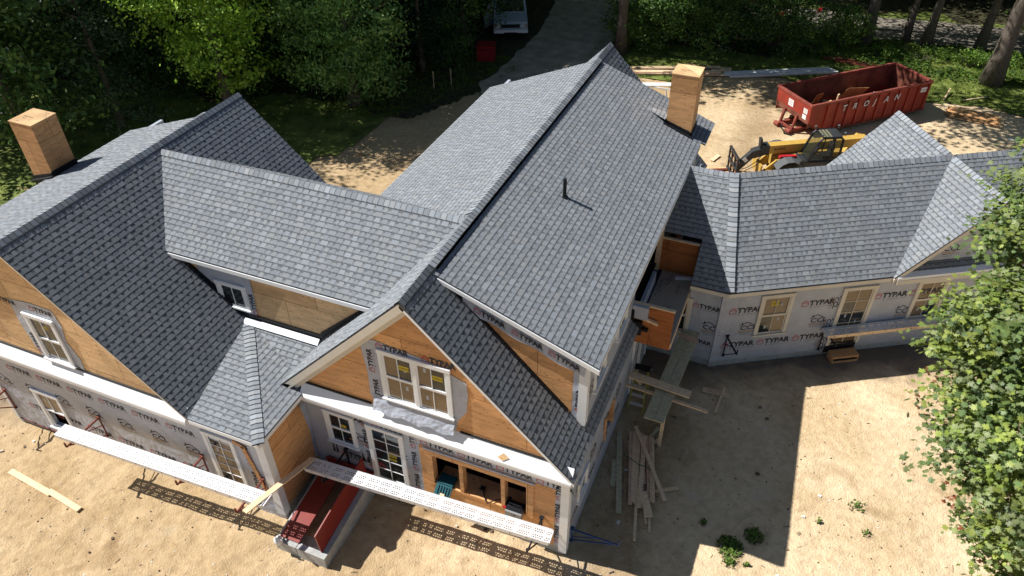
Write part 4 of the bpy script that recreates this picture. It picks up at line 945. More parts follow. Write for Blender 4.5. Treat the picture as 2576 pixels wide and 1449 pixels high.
# ================================================================ VEGETATION
def leafmat(name, tr=.35, rough=.55): return mat(name, (.05,.08,.02), rough, attr=True, trans=tr, spec=.35)
M['leaf'] = leafmat('foliage'); M['leaf_maple'] = leafmat('maple_leaf', .36, .42)
M['bark'] = mat('bark', (.13,.105,.085), .9, var=.35, vscale=7, bump=.7, bscale=12, stretch=(3,3,.7))
def fbm(p, s): return noise.noise(p*s)+.5*noise.noise(p*s*2.3)
def crown_mesh(seed, lobes, n, size, pal, clump=.55, flat=.35, shell=.75, leaf='quad', nl=9, sp=(.5,.28), thr=-.18, rn=.62):
    """lobes: (x,y,z,rx,ry,rz). Leaves gathered into sprays scattered through the outer shell of every lobe."""
    rnd = random.Random(seed); mb = MB(); mb.hascol = True
    vols = [l[3]*l[4]*l[5] for l in lobes]; tot = sum(v**.75 for v in vols)
    nsp = max(1, n//nl)
    for l, v in zip(lobes, vols):
        c = Vector(l[:3]); R = Vector(l[3:6]); k = int(nsp*(v**.75)/tot); br = rnd.uniform(.8, 1.2)
        for _ in range(k):
            while True:
                d = Vector((rnd.gauss(0,1), rnd.gauss(0,1), rnd.gauss(0,1)))
                if d.length > .01: break
            d.normalize(); rr = (shell+(1-shell)*rnd.random()) if rnd.random() < .8 else rnd.random()**.5
            f_ = 1+.32*fbm(d*1.0+c*.37, 1.9)
            p = c+Vector((d.x*R.x, d.y*R.y, d.z*R.z))*rr*f_
            if noise.noise(p*clump*1.6+Vector((seed,0,0))) < thr: continue
            pc = rnd.choice(pal); kk = rnd.uniform(.75, 1.45)*br*(1.25 if leaf == 'quad' else 1); col = tuple(q*kk for q in pc)
            sd = Vector((rnd.gauss(0,1), rnd.gauss(0,1), rnd.gauss(0,.3)))
            for _ in range(nl):
                q = p+Vector((rnd.gauss(0,sp[0]), rnd.gauss(0,sp[0]), rnd.gauss(0,sp[1])))*size*2.6
                nrm = (Vector((0,0,1))*(1-flat)+Vector((rnd.gauss(0,1), rnd.gauss(0,1), rnd.gauss(0,.7)))*rn+d*.55).normalized()
                a = nrm.cross(Vector((rnd.gauss(0,1), rnd.gauss(0,1), rnd.gauss(0,1)))).normalized(); b = nrm.cross(a)
                s = size*rnd.uniform(.6, 1.25); k3 = rnd.uniform(.8, 1.2); cc = tuple(x*k3 for x in col)
                if leaf == 'quad': mb.poly([q-a*s*.5, q-b*s*.28+nrm*s*.05, q+a*s*.55, q+b*s*.28+nrm*s*.05], 0, cc)
                else: maple_leaf(mb, q, a, b, nrm, s, cc)
    return mb
ML = [(0,-.42), (.10,-.16), (.36,-.24), (.27,-.06), (.52,.08), (.33,.12), (.40,.32), (.20,.25), (.14,.36), (0,.62)]
ML = ML+[(-x, y) for x, y in ML[-2:0:-1]]
def maple_leaf(mb, q, a, b, n, s, col):
    n0 = len(mb.v); mb.v.append(tuple(q))
    for x, y in ML: mb.v.append(tuple(q+a*x*s+b*y*s-n*s*.18*(x*x+y*y)))
    k = len(ML)
    for i in range(k): mb.f.append((n0, n0+1+i, n0+1+(i+1) % k)); mb.m.append(0); mb.c.append(col)
def trunk_mesh(h, r, seed, lean=(0,0), limbs=6, flare=1.5, z0=.35, spread=.22):
    rnd = random.Random(seed); mb = MB(); P = []; R = []
    for i in range(9):
        t = i/8; P.append((lean[0]*t*t*h+.12*sin(t*5+seed)*t, lean[1]*t*t*h+.12*cos(t*4+seed)*t, h*t)); R.append(r*((1-t)**.8*.85+.12)*(1+(flare-1)*math.exp(-t*14)))
    mb.tube(P, R, 10)
    for _ in range(limbs):
        t = rnd.uniform(z0, .92); i = int(t*8); b0 = Vector(P[i]).lerp(Vector(P[i+1]), t*8-i); a = rnd.random()*2*pi; L_ = h*spread*rnd.uniform(.7, 1.4)*(1.1-t*.5)
        q = [b0]; 
        for k in range(1, 5): q.append(b0+Vector((cos(a+.2*k*rnd.uniform(-1,1)), sin(a), 0))*L_*k/4+Vector((0,0,L_*.5*(k/4)**1.3+rnd.uniform(-.1,.1))))
        rr = R[i]*.42; mb.tube(q, [rr, rr*.75, rr*.5, rr*.32, rr*.12], 6)
    return mb
DK = [(.05,.10,.022), (.065,.12,.025), (.04,.08,.025), (.08,.14,.03)]
MD = [(.08,.15,.025), (.06,.12,.03), (.105,.18,.03), (.045,.09,.03)]
LT = [(.11,.19,.025), (.08,.15,.02), (.14,.22,.035), (.06,.12,.018)]
CY = [(.05,.095,.04), (.07,.12,.055), (.09,.14,.07), (.04,.08,.035)]
def mk_lobes(seed, h, r, zb, n):
    rnd = random.Random(seed); L_ = []
    for i in range(n):
        t = (i+.5)/n; z = zb+(h-zb)*t; rr = r*(1-.55*abs(t-.4)*1.6)*rnd.uniform(.55, 1); a = i*2.4+rnd.random()
        k = rnd.uniform(.55, .8)*r; L_.append((cos(a)*rr*.62, sin(a)*rr*.62, z, k, k, k*.62))
    return L_
def make_tree(name, seed, h, r, zb, nl, n, size, pal, tr, label, group, loc=(0,0,0), lean=(0,0), limbs=6, shape=None):
    t = thing(name, loc, label, 'tree', group)
    trunk_mesh(h*.88, tr, seed, lean, limbs).build('trunk', M['bark'], t, smooth=True)
    lb = shape or mk_lobes(seed, h, r, zb, nl)
    lb = [(l[0]+lean[0]*l[2]*l[2]/h, l[1]+lean[1]*l[2]*l[2]/h, *l[2:]) for l in lb]
    crown_mesh(seed, lb, n, size, pal).build('crown', M['leaf'], t)
    return t
GW = 'trees of the dense dark wood behind the house'
WL = 'tall dark broadleaf tree standing in the dense shaded wood behind the left wing and driveway'
protos = [make_tree('broadleaf_tree', 21, 13.5, 3.8, 2.2, 19, 19000, .28, DK, .24, WL, GW, (-20,27,0)),
          make_tree('broadleaf_tree', 22, 15, 4.2, 2.0, 21, 21000, .29, MD, .28, WL, GW, (-26,21,0)),
          make_tree('broadleaf_tree', 23, 12, 3.4, 1.0, 17, 18000, .25, CY, .2, WL, GW, (-15.5,24,0)),
          make_tree('broadleaf_tree', 24, 14, 3.6, 3.4, 16, 16000, .28, MD, .26, WL, GW, (-30,28,0))]
rnd = random.Random(77); placed = [(-20,27), (-26,21), (-15.5,24), (-30,28)]
spots = [(-27,12.5), (-28,15.5), (-30,9.5), (-12.5,33), (-15,31), (-10.5,36.5), (-25,26), (-36,15), (-35,20), (-17.5,22.5), (-13.5,23.5), (-22.5,23), (-13,26.5), (-17,28.5), (-22.5,27), (-27,33), (-12,30.5), (-13.5,35), (-18,36), (-24,38), (-33,36), (-38,29), (-12,41), (-17,44), (-42,22), (-39,40), (-29,44), (-11.5,48), (-23,50), (-34,50), (-16,54), (-9.5,56), (-46,34), (-31,19)]
for i, (x, y) in enumerate(spots):
    dup(protos[i % 4], (x, y, 0), rnd.random()*6.28, scale=(rnd.uniform(.85,1.15),)*3)
GR = 'trees between the lawn and the road at the right rear'
RL = 'tree with shaded crown in the wood beyond the pale road at the right rear'
for i, (x, y) in enumerate([(1.5,44), (6,47), (11,48), (16,47.5), (21,49), (26,48), (31,46), (3,53), (9,55), (15,56), (22,57), (29,55), (36,52), (-4,60), (-1,50), (36,44), (31,41.5), (12,64), (20,66), (28,65), (4,63)]):
    dup(protos[(i+1) % 4], (x, y, 0), rnd.random()*6.28, label=RL, group=GR, scale=(rnd.uniform(.9,1.2),)*3)
# trees one can tell apart
make_tree('broadleaf_tree', 31, 12.5, 3.1, 2.6, 17, 36000, .20, [(.24,.38,.035), (.19,.32,.035), (.29,.43,.06), (.13,.24,.03)], .24, 'bright yellow-green sunlit tree rising behind the left wing roof', None, (-16.2,16.2,0), limbs=9)
make_tree('broadleaf_tree', 32, 12, 3.2, 1.4, 17, 38000, .18, [(.12,.23,.06), (.16,.27,.07), (.09,.18,.045), (.19,.31,.07)], .26, 'grey-green tree hanging over the lawn right behind the left wing ridge', None, (-11.4,19.6,0), limbs=9)
make_tree('broadleaf_tree', 33, 10, 2.2, .6, 12, 12000, .16, CY, .16, 'low leafy tree at the far left beside the plywood chimney', None, (-20.5,13.5,0))
def conifer(seed, h, r, loc, label, group=None):
    t = thing('conifer_tree', loc, label, 'tree', group); trunk_mesh(h*.95, .15, seed, limbs=0).build('trunk', M['bark'], t, smooth=True)
    lb = []
    rn = random.Random(seed)
    for i in range(16):
        q = i/15; rr = r*(1-q*.85)*.55; a = i*2.4; lb.append((cos(a)*rr*.6, sin(a)*rr*.6, 1.5+q*(h-1.6), rr*1.1+.15, rr*1.1+.15, .55))
    crown_mesh(seed, lb, 13000, .15, [(.016,.045,.018), (.022,.055,.02), (.012,.034,.014)], flat=.6).build('crown', M['leaf'], t); return t
c1 = conifer(41, 9, 2.4, (-10.2,24.6,0), 'dark conifer at the edge of the driveway, nearest the house')
dup(c1, (-11.6,27.8,0), 2, label='dark conifer beside the driveway just in front of the red bin', scale=(1.05,)*3)
make_tree('broadleaf_tree', 34, 11, 2.6, 1.6, 14, 15000, .2, DK, .2, 'dark drooping tree overhanging the red bin and white van', None, (-10.0,29.3,0))
# tall tree beside the drive with bare grey trunk; crown above the picture shades the sand
t = make_tree('broadleaf_tree', 35, 16, 4.2, 8.5, 15, 14000, .3, MD, .30, 'tall bare grey trunk rising beside the driveway behind the roof peak', None, (-.95,30.8,0), shape=[(-2+2.2*cos(i*2.4)*(i/14)**.5*1.6, -2.2+2.4*sin(i*2.4)*(i/14)**.5*1.6, 9.6+(i*1.7 % 6), 1.5, 1.5, 1.0) for i in range(13)])
make_tree('broadleaf_tree', 36, 15, 4.0, 8.2, 13, 12000, .3, MD, .33, 'thick dark trunk between the lawn and the pale road', None, (11.66,37.04,0), shape=[(-1.5+3.4*cos(i*2.4)*(i/16)**.5*1.6, -9.5+2.4*sin(i*2.4)*(i/16)**.5*1.6, 10.8+(i*1.7 % 5), 1.7, 1.7, 1.1) for i in range(16)])  # crown swung out of view over the dumpster, shaped to dapple the sand
make_tree('broadleaf_tree', 37, 14, 3.4, 7.2, 11, 9000, .28, MD, .2, 'slim dark trunk right of the thick trunk by the road', None, (13.8,38.35,0), lean=(.01,0))
make_tree('broadleaf_tree', 38, 15, 3.6, 8.0, 11, 9000, .28, DK, .24, 'grey trunk leaning right at the lawn edge behind the dumpster', None, (14.87,37.92,0), lean=(.02,0))
make_tree('broadleaf_tree', 39, 15, 3.8, 8.0, 11, 9000, .28, DK, .24, 'trunk at the road edge well right of the dumpster', None, (17.6,38.2,0), lean=(.03,0))
make_tree('broadleaf_tree', 40, 16, 4.0, 8.5, 13, 12000, .3, MD, .42, 'big leaning tree with ridged bark on the lawn at the right edge', None, (17.9,33.67,0), lean=(-.005,-.035), limbs=8)
make_tree('broadleaf_tree', 42, 14, 3.0, 3.4, 13, 13000, .2, LT, .2, 'bright leafy boughs hanging above the dumpster at the top edge', None, (11.9,39.6,0), lean=(-.02,-.02))
dup(protos[3], (20.8,38.6,0), 1, label='tree behind the big leaning trunk at the right edge')
dup(protos[1], (1.2,35.5,0), 4, label='dark tree standing in the shrubs behind the roof peak')
dup(protos[0], (-6.5,13,0) if False else (-21.5,9.5,0), 1.3, label='tree at the left edge beside the lawn')
# shrubs
def shrub(seed, loc, rx, ry, h, n, size, pal, label, group=None, flowers=0):
    t = thing('shrub', loc, label, 'shrub', group); rn = random.Random(seed); lb = []
    for i in range(11):
        a = i*2.4; rr = sqrt((i+.5)/11); lb.append((cos(a)*rx*rr*.75, sin(a)*ry*rr*.75, h*(.35+.35*(1-rr)+.15*rn.random()), rx*.42, ry*.42, h*.34))
    crown_mesh(seed, lb, n, size, pal, flat=.5).build('foliage', M['leaf'], t)
    mb = MB()
    for i in range(6):
        a = i*1.05; mb.tube([(0,0,0), (cos(a)*rx*.3, sin(a)*ry*.3, h*.3), (cos(a)*rx*.55, sin(a)*ry*.55, h*.6)], [.05,.035,.015], 5)
    mb.build('stem', M['bark'], t)
    if flowers:
        mb = MB()
        for i in range(flowers):
            a = rn.random()*6.28; r_ = rn.uniform(.4, .9); p = Vector((cos(a)*rx*r_, -abs(sin(a))*ry*r_, h*rn.uniform(.55, .95)))
            for k in range(14): mb.box(p+Vector((rn.gauss(0,.07), rn.gauss(0,.07), rn.gauss(0,.07))), (.07,.07,.03), rot=Matrix.Rotation(rn.random()*3, 3, 'X'))
        mb.build('flower', mat('red_flower', (.6,.02,.02), .5), t)
    return t
shrub(51, (-.2,32.6,0), 2.6, 2.0, 3.3, 15000, .15, MD+LT[1:2], 'rhododendron bush beside the driveway and grey trunk')
shrub(52, (3.3,33.3,0), 3.0, 2.0, 3.8, 17000, .15, DK+MD[:1], 'large dark rhododendron behind the stacked lumber')
shrub(53, (6.9,34.4,0), 2.6, 1.9, 3.8, 16000, .14, MD, 'rounded green shrub with a few red flowers behind the white pipes', flowers=5)
shrub(54, (10.4,36.1,0), 1.5, 1.2, 2.6, 5000, .14, LT+MD, 'open shrub with thin stems behind the dumpster')
for i, (x, y, s_) in enumerate([(14.6,35.4,.5), (17.0,35.6,.6), (12.6,35.2,.45), (18.8,36.4,.5), (9.2,34.6,.5)]):
    shrub(60+i, (x,y,0), 1.3*s_*1.4, 1.0*s_*1.3, 1.1*s_*1.5, 1600, .12, LT, ['low bright bush at the lawn edge in front of the grey leaning trunk', 'low bush on the lawn left of the big leaning tree', 'low bush at the lawn edge behind the middle of the dumpster', 'low bush behind the big leaning tree', 'low bush near the rusty bars'][i])
us = shrub(71, (-17.5,18.6,0), 2.0, 1.6, 2.6, 6000, .17, MD+DK, 'bushy undergrowth along the shaded edge of the wood', 'undergrowth bushes at the wood edge')
for i, (x, y) in enumerate([(-20.5,18.2), (-23.5,17.5), (-14.2,20.5), (-21.5,20.6), (-26.5,18.8), (-17.2,21.5), (-12.8,22.2), (-24.5,21.5), (-30,17), (-9.9,26.6), (-11.4,31.8), (-19.3,24)]):
    dup(us, (x,y,0), i*1.7, scale=(1+.25*sin(i*2.1),)*3)
# ground cover under the trees at the right rear
mb = MB(); mb.hascol = True; rnd = random.Random(8)
for _ in range(9000):
    x, y = rnd.uniform(5, 25), rnd.uniform(33.6, 38.2)+rnd.gauss(0,.4)
    if noise.noise(Vector((x*.6, y*.6, 2))) < -.05 or on_road(x, y): continue
    z = gh(x,y)+rnd.uniform(.05,.32); a = rnd.random()*6.28; s = rnd.uniform(.07,.14); c = rnd.choice(LT+MD)
    u_ = Vector((cos(a), sin(a), rnd.uniform(-.4,.4))); v_ = Vector((-sin(a), cos(a), rnd.uniform(-.4,.4))); p = Vector((x,y,z))
    mb.poly([p-u_*s, p-v_*s*.6, p+u_*s, p+v_*s*.6], 0, c)
tag(mb.build('ground_cover', M['leaf']), 'leafy ground cover between the lawn and the road', 'plants', kind='stuff')
# weeds in the yard
def weed(x, y, r, n, label):
    mb = MB(); rn = random.Random(int(x*100)); tuft(mb, 0, 0, 0, n, .13, r*1.1, rn, [(.09,.13,.03), (.07,.10,.02), (.13,.17,.04)])
    for _ in range(n//2):
        a = rn.random()*6.28; d = r*rn.random(); p = Vector((cos(a)*d, sin(a)*d, rn.uniform(.03,.12))); s = .05; mb.poly([p, p+Vector((s,.02,.01)), p+Vector((s,s,.02)), p+Vector((0,s,.01))], 0, rn.choice(LT))
    o = mb.build('weed', M['blade'], loc=(x,y,gz(x,y)-.01)); tag(o, label, 'weed', 'weeds growing in the sand'); return o
for x, y, r, n, l in [(10.15,1.95,.30,300,'biggest weed clump, half in sun at the house shadow edge'), (10.65,2.5,.22,180,'dark weed clump wholly in the house shadow'), (10.2,1.55,.16,80,'small grassy sprig in the sun below the big weed clump'), (12.95,4.3,.22,26,'sparse seedlings on the open sand left of the maple'), (13.2,3.6,.12,12,'tiny seedlings below the sparse ones near the maple'), (12.1,3.5,.06,14,'single tiny weed on the sunlit sand'), (9.4,2.4,.08,20,'faint weed in the shaded yard'), (10.6,1.6,.07,24,'bright little weed at the shadow corner')]: weed(x, y, r, n, l)
# foreground maple
mp = thing('maple_tree', (16.62,3.6,-.15), 'large maple in the right foreground with lobed green leaves and a few reddish tips', 'tree')
MP = [(.18,.24,.05), (.14,.20,.06), (.26,.31,.07), (.12,.18,.065), (.22,.26,.11)]
ctr = [(14.0,6.7,8.9,.75), (13.75,5.7,8.5,.8), (13.5,4.6,8.1,.85), (14.1,4.9,8.2,.9), (13.05,3.35,7.35,.75), (13.75,3.2,7.6,.95), (12.78,3.15,6.55,.42), (13.4,2.6,6.4,.8), (14.1,2.4,6.8,.95), (13.45,2.1,5.6,.6), (14.0,1.75,6.0,.85), (13.75,1.75,4.9,.55), (14.35,1.1,5.4,.85), (14.4,1.55,3.9,.55), (14.9,.8,4.3,.8), (15.05,1.1,3.1,.55), (12.95,2.3,5.25,.22), (12.9,2.75,5.6,.2), (13.2,1.95,4.6,.28), (14.8,2.9,7.8,1.2), (15.2,1.6,6.5,1.2), (15.0,5.0,8.8,1.2), (16.2,4,10,1.6), (16,2.2,8.8,1.5), (15.6,.4,5.2,1.0), (14.6,.5,3.3,.35), (13.98,6.15,7.7,.5)]
lb = [(x-16.4, y-3.6, z+.15, r, r, r*.72) for x, y, z, r in ctr]
crown_mesh(91, lb, 80000, .132, MP, clump=1.5, flat=.0, nl=28, sp=(.66,.13), thr=-.12, rn=.36, leaf='maple', shell=.6).build('crown', M['leaf_maple'], mp)
mb = MB(); mb.hascol = True; rn = random.Random(4)
for x, y, z in [(12.62,3.35,5.7), (12.75,3.2,5.65), (12.55,2.75,5.35), (12.7,2.55,5.2), (12.9,2.5,5.0), (12.45,2.95,5.4), (13.3,1.9,4.3), (13.45,1.6,4.1), (13.85,1.5,3.7), (13.6,1.75,4.0), (12.95,2.9,6.2), (14.2,1.3,3.2)]:
    for k in range(4):
        q = Vector((x-16.4, y-3.6, z+.15))+Vector((rn.gauss(0,.08), rn.gauss(0,.08), rn.gauss(0,.05))); a = Vector((rn.gauss(0,1), rn.gauss(0,1), rn.gauss(0,.4))).normalized(); n_ = a.cross(Vector((rn.gauss(0,.4), rn.gauss(0,.4), 1))).normalized(); b = n_.cross(a)
        maple_leaf(mb, q, a, n_, b, .11, rn.choice([(.30,.09,.045), (.34,.14,.08), (.20,.11,.05)]))
mb.build('young_leaves', M['leaf_maple'], mp)
mb = MB(); mb.tube([(0,0,0), (-.1,0,2), (-.15,0,4.5), (-.1,.1,7), (0,.2,10)], [.3,.24,.2,.14,.06], 12)
for x, y, z, r in ctr:
    e = Vector((x-16.4, y-3.6, z+.1)); s_ = Vector((-.1, 0, max(1.6, z-2.2))); md = s_.lerp(e, .55)+Vector((0,0,.25)); mb.tube([s_, md, e], [.08,.045,.012], 6)
mb.build('trunk', M['bark'], mp, smooth=True)
# ================================================================ SITE OBJECTS
# perforated aluminium plank: real holes, so its shadow is dotted
def plank_mesh(L, W, seed=1):
    mb = MB(); c = .0135; n = int(L/(2*c)); rows = int(round(W/(2*c)))
    def hole(i, j):
        jj = j % 6; 
        if i % 12 in (0, 1): return False
        if (i//2) % 6 == 5 and (i//12) % 3 == 1: return False
        return jj in (1, 3) and i % 2 == (0 if jj == 1 else 1)
    for j in range(rows):
        i = 0
        while i < n:
            if hole(i, j) and 0 < j < rows-1: i += 1; continue
            k = i
            while k < n and not (hole(k, j) and 0 < j < rows-1): k += 1
            mb.poly([(i*2*c, j*2*c, 0), (k*2*c, j*2*c, 0), (k*2*c, (j+1)*2*c, 0), (i*2*c, (j+1)*2*c, 0)]); i = k
    for k in range(int(L/.45)+1): mb.bb((.02+k*.45,0,-.06), (.05+k*.45,W,-.001))
    return mb, n*2*c, rows*2*c
def scaffold_plank(p0, p1, W, label, wood=False, dirt=False):
    p0 = Vector(p0); p1 = Vector(p1); d = p1-p0; L = d.length; ang = math.atan2(d.y, d.x)
    t = thing('scaffold_plank', p0, label, 'scaffold plank', 'perforated scaffold planks set on wall brackets', rz=ang)
    mb, L, W = plank_mesh(L, W); mb.build('deck', M['alu'], t)
    mb = MB(); mb.bb((0,-.012,-.11), (L,-.001,.006)); 
    for k in range(int(L/.4)): mb.box((.2+k*.4,-.014,-.04-.03*(k % 2)), (.025,.004,.025), 1)
    if wood: put_text(mb, '24 FT CO', lambda a,b: Vector((a,-.0155,b)), L*.42, -.085, .05, 1, xs=1.3)
    mb.build('side_rail', [M['lumber'] if wood else M['alu'], M['steel_blk']], t)
    mb = MB(); mb.bb((0,W+.001,-.11), (L,W+.012,.006)); mb.build('side_rail', M['alu'], t)
    mb = MB(); mb.bb((-.012,-.012,-.10), (-.001,W+.012,.006)); mb.build('end_cap', M['alu'], t)
    return t
scaffold_plank((-6.53,-2.42,1.50), (-.22,-2.18,1.50), .35, 'long white scaffold plank in front of the left wing wall')
scaffold_plank((-.02,-.80,1.33), (6.30,-.47,1.33), .34, 'long white scaffold plank crossing above the bulkhead and serving opening')
a = DQ(3.32,.22,1.22); b = DQ(9.2,.22,1.22); scaffold_plank(a, b, .34, 'shaded scaffold plank with wooden edge under the rear wing door', wood=True)
def bracket(O, out, m, label, h=.72, w=.75, drop=0):
    O = Vector(O); out = Vector(out).normalized(); side = out.cross(Z3)
    t = thing('scaffold_bracket', O, label, 'scaffold bracket', 'steel wall brackets for scaffold planks')
    mb = MB(); mb.beam((0,0,-h), (0,0,.05), .03, .03); mb.box((0,0,.05), (.10,.10,.03)); mb.box((0,0,-h), (.08,.08,.03)); mb.build('wall_leg', m, t)
    mb = MB(); mb.beam((0,0,0), out*w+Vector((0,0,-drop)), .035, .045); mb.beam(out*w-Z3*.0, out*w+Z3*.16, .035, .035); mb.build('arm', m, t)
    mb = MB(); mb.beam((0,0,-h+.02), out*w*.92-Z3*.03, .028, .028); mb.beam(Z3*-.3, out*w*.55-Z3*.02, .02, .02); mb.build('brace', m, t)
    return t
yw_ = yW-.03
bracket((-6.05,yw_,1.36), -Y3, M['rust'], 'brown bracket under the left end of the left plank', w=1.05)
bracket((-9.75,yw_,.95), -Y3, M['rust'], 'brown bracket on the wall at the left edge of the photo', w=.8)
bracket((-.75,yw_,1.36), -Y3, M['rust'], 'red-brown bracket under the plank beside the entry post', w=1.0)
bracket((-2.6,yw_,1.36), -Y3, M['rust'], 'brown bracket hidden under the middle of the left plank', w=.9)
bracket((.55,WC-.05,1.19), -Y3, M['steel_blk'], 'black bracket on the wrap below the small window', w=1.05)
bracket((5.9,WC-.05,1.19), -Y3, M['steel_blk'], 'black bracket under the plank end by the near right corner', w=.95, h=.9)
bracket((6.54,.55,.55), X3, M['bluepaint'], 'blue bracket sticking out of the side wall into the yard', w=1.15, h=.45)
bracket(DP(.33,-.17,1.25), nD, M['steel_blk'], 'black bracket without plank near the bend of the rear wing wall', w=.75, h=.75)
bracket(DP(3.42,-.17,1.10), nD, M['steel_blk'], 'black bracket under the plank end by the rear wing door', w=.7, h=.8)
def board(a, b, w, h, m, label, cat='board', name='board', group=None, up=(0,0,1)):
    a = Vector(a); b = Vector(b); mid = (a+b)/2; mb = MB(); mb.beam(a-mid, b-mid, w, h, up=up); o = mb.build(name, M[m], None, loc=mid); return tag(o, label, cat, group)
board((.02,-.50,1.375), (-.46,-2.50,1.55), .15, .035, 'lumber', 'board bridging the two planks past the entry post')
gl = lambda x, y: gz(x, y)
board((-8.6,-2.95,gl(-8.6,-2.95)+.045), (-6.9,-3.1,gl(-6.9,-3.1)+.045), .16, .04, 'lumber', 'pale board lying on the sand at the left edge, left half')
board((-7.0,-3.06,gl(-7,-3.06)+.08), (-5.75,-3.2,gl(-5.75,-3.2)+.06), .15, .035, 'lumber', 'second pale board overlapping the first on the sand at the left')
# jug
t = thing('plastic_jug', (.02,-2.28,.27), 'white translucent jug on the front corner of the bulkhead', 'jug'); mb = MB(); P = [(0,0,0),(0,0,.02),(0,0,.13),(0,0,.19),(0,0,.22)]
mb.tube(P, [.08,.10,.10,.05,.028], 14); mb.build('body', M['white'], t, smooth=True); mb = MB(); mb.tube([(0,0,.22),(0,0,.25)], .03, 10); mb.build('cap', M['white'], t)
mb = MB(); mb.tube([(.095,0,.05),(.13,0,.08),(.12,0,.15),(.06,0,.18)], .012, 6); mb.build('handle', M['white'], t)
# tools in the serving opening
teal = mat('teal_plastic', (.02,.09,.11), .45)
sz = OP[2]+.022
t = thing('tool_case', (3.35,WC-.02,sz), 'open teal tool case on the left bay sill of the serving opening', 'tool case')
mb = MB(); mb.box((0,.14,.04), (.42,.30,.08)); mb.build('base', teal, t); mb = MB(); mb.box((0,-.10,-.06), (.42,.34,.05), rot=Matrix.Rotation(radians(38),3,'X')); 
for k in range(5): mb.box((-.14+.07*k,-.12,-.03), (.03,.2,.03), rot=Matrix.Rotation(radians(38),3,'X'))
mb.build('lid', teal, t); mb = MB(); mb.box((.02,-.205,-.085), (.12,.05,.02), rot=Matrix.Rotation(radians(38),3,'X')); mb.build('latch', M['lumber'], t)
t = thing('jobsite_radio', (5.22,WC-.02,sz), 'grey jobsite radio hanging over the right bay sill', 'radio')
mb = MB(); mb.box((0,.02,.06), (.40,.26,.17)); mb.box((0,-.06,.15), (.32,.05,.02)); mb.build('body', M['steel_blk'], t); mb = MB(); mb.box((0,-.08,.0), (.41,.16,.20)); put_text(mb, '15', lambda a,b: Vector((a,-.165,b)), -.05, .0, .08, 1); mb.build('front', [mat('grey_plastic', (.25,.25,.26), .5), M['ink']], t)
mb = MB(); mb.tube([(-.18,.02,.15),(-.15,-.02,.26),(.15,-.02,.26),(.18,.02,.15)], .012, 6); mb.build('handle', M['steel_blk'], t)
t = thing('pry_bar', (4.4,WC-.1,sz), 'black pry bar lying on the middle bay sill', 'tool'); mb = MB(); mb.tube([(-.12,.3,.03),(.05,.06,.03),(.14,-.02,.05)], .014, 6); mb.tube([(.14,-.02,.05),(.3,.15,.06),(.4,.22,.03)], .014, 6); mb.build('shaft', M['steel_blk'], t); mb = MB(); mb.box((-.14,.34,.04), (.12,.09,.06)); mb.build('head', M['steel_blk'], t)
t = thing('nail_gun', (4.98,WC+.02,sz), 'red and black nailer on the right bay sill', 'tool'); mb = MB(); mb.box((0,.08,.06), (.1,.26,.09)); mb.box((0,0,.03), (.07,.08,.06)); mb.build('body', M['steel_blk'], t); mb = MB(); mb.box((-.03,-.06,.03), (.07,.06,.05)); mb.build('nose', mat('red_plastic', (.4,.01,.02), .4), t)
# mounds? step box at the rear wing door
t = thing('step_box', DP(4.15,.06,0), 'plywood step box under the rear wing door', 'step', rz=al)
mb = MB(); w, d, h = .84, .34, .27; mb.box((0,0,h-.01), (w,d,.02)); mb.box((-w/2+.01,0,h/2-.06), (.02,d,h+.08)); mb.box((w/2-.01,0,h/2-.06), (.02,d,h+.08)); mb.box((0,-d/2+.01,h-.05), (w-.04,.018,.05)); mb.box((0,-d/2+.01,.0), (w-.04,.018,.19)); mb.build('box', M['ply'], t)
mb = MB(); mb.box((0,d/2-.02,.08), (w-.05,.01,.3)); mb.build('back_panel', M['dark'], t)
mb = MB(); slab(mb, Ow+nD*.02, uD, nD, [(3.62,.12), (4.62,.12), (4.62,.50), (3.62,.50)], .015); o = mb.build('threshold_membrane', M['black'], house)
# raised walkway of treated planks
t = thing('plank_walkway', (7.7,4.3,-.15), 'greenish treated plank walkway raised on a timber post', 'walkway')
def loc_(x, y, z): return Vector((x-7.7, y-4.3, z+.15))
for k, off in enumerate((-.135, .135)):
    mb = MB(); mb.beam(loc_(7.58+off, 4.05, 1.20), loc_(7.82+off, 8.95, 1.22), .262, .045); mb.build('deck_board', M['lumber_green'], t)
mb = MB(); mb.beam(loc_(7.80,4.36,-.15), loc_(7.80,4.36,1.17), .09, .09, up=(0,1,0)); mb.build('post', M['lumber'], t)
mb = MB(); mb.box(loc_(7.80,4.36,-.13), (.32,.3,.03)); mb.build('foot_pad', M['lumber_red'], t)
mb = MB(); mb.beam(loc_(7.1,8.75,1.15), loc_(8.45,8.55,1.15), .09, .045); mb.build('ledger', M['lumber'], t)
mb = MB(); mb.beam(loc_(7.45,7.55,1.26), loc_(8.02,7.5,1.26), .17, .03); mb.build('cleat', M['lumber_red'], t)
board((6.58,5.35,1.32), (8.30,5.22,1.30), .26, .045, 'lumber', 'wide brown plank from the side wall across the treated walkway')
board((6.55,5.12,1.12), (8.85,4.98,1.10), .09, .045, 'lumber', 'long narrow board running under the treated walkway')
board((6.57,5.5,1.25), (6.9,5.45,.95), .05, .09, 'lumber', 'short diagonal brace at the side wall')
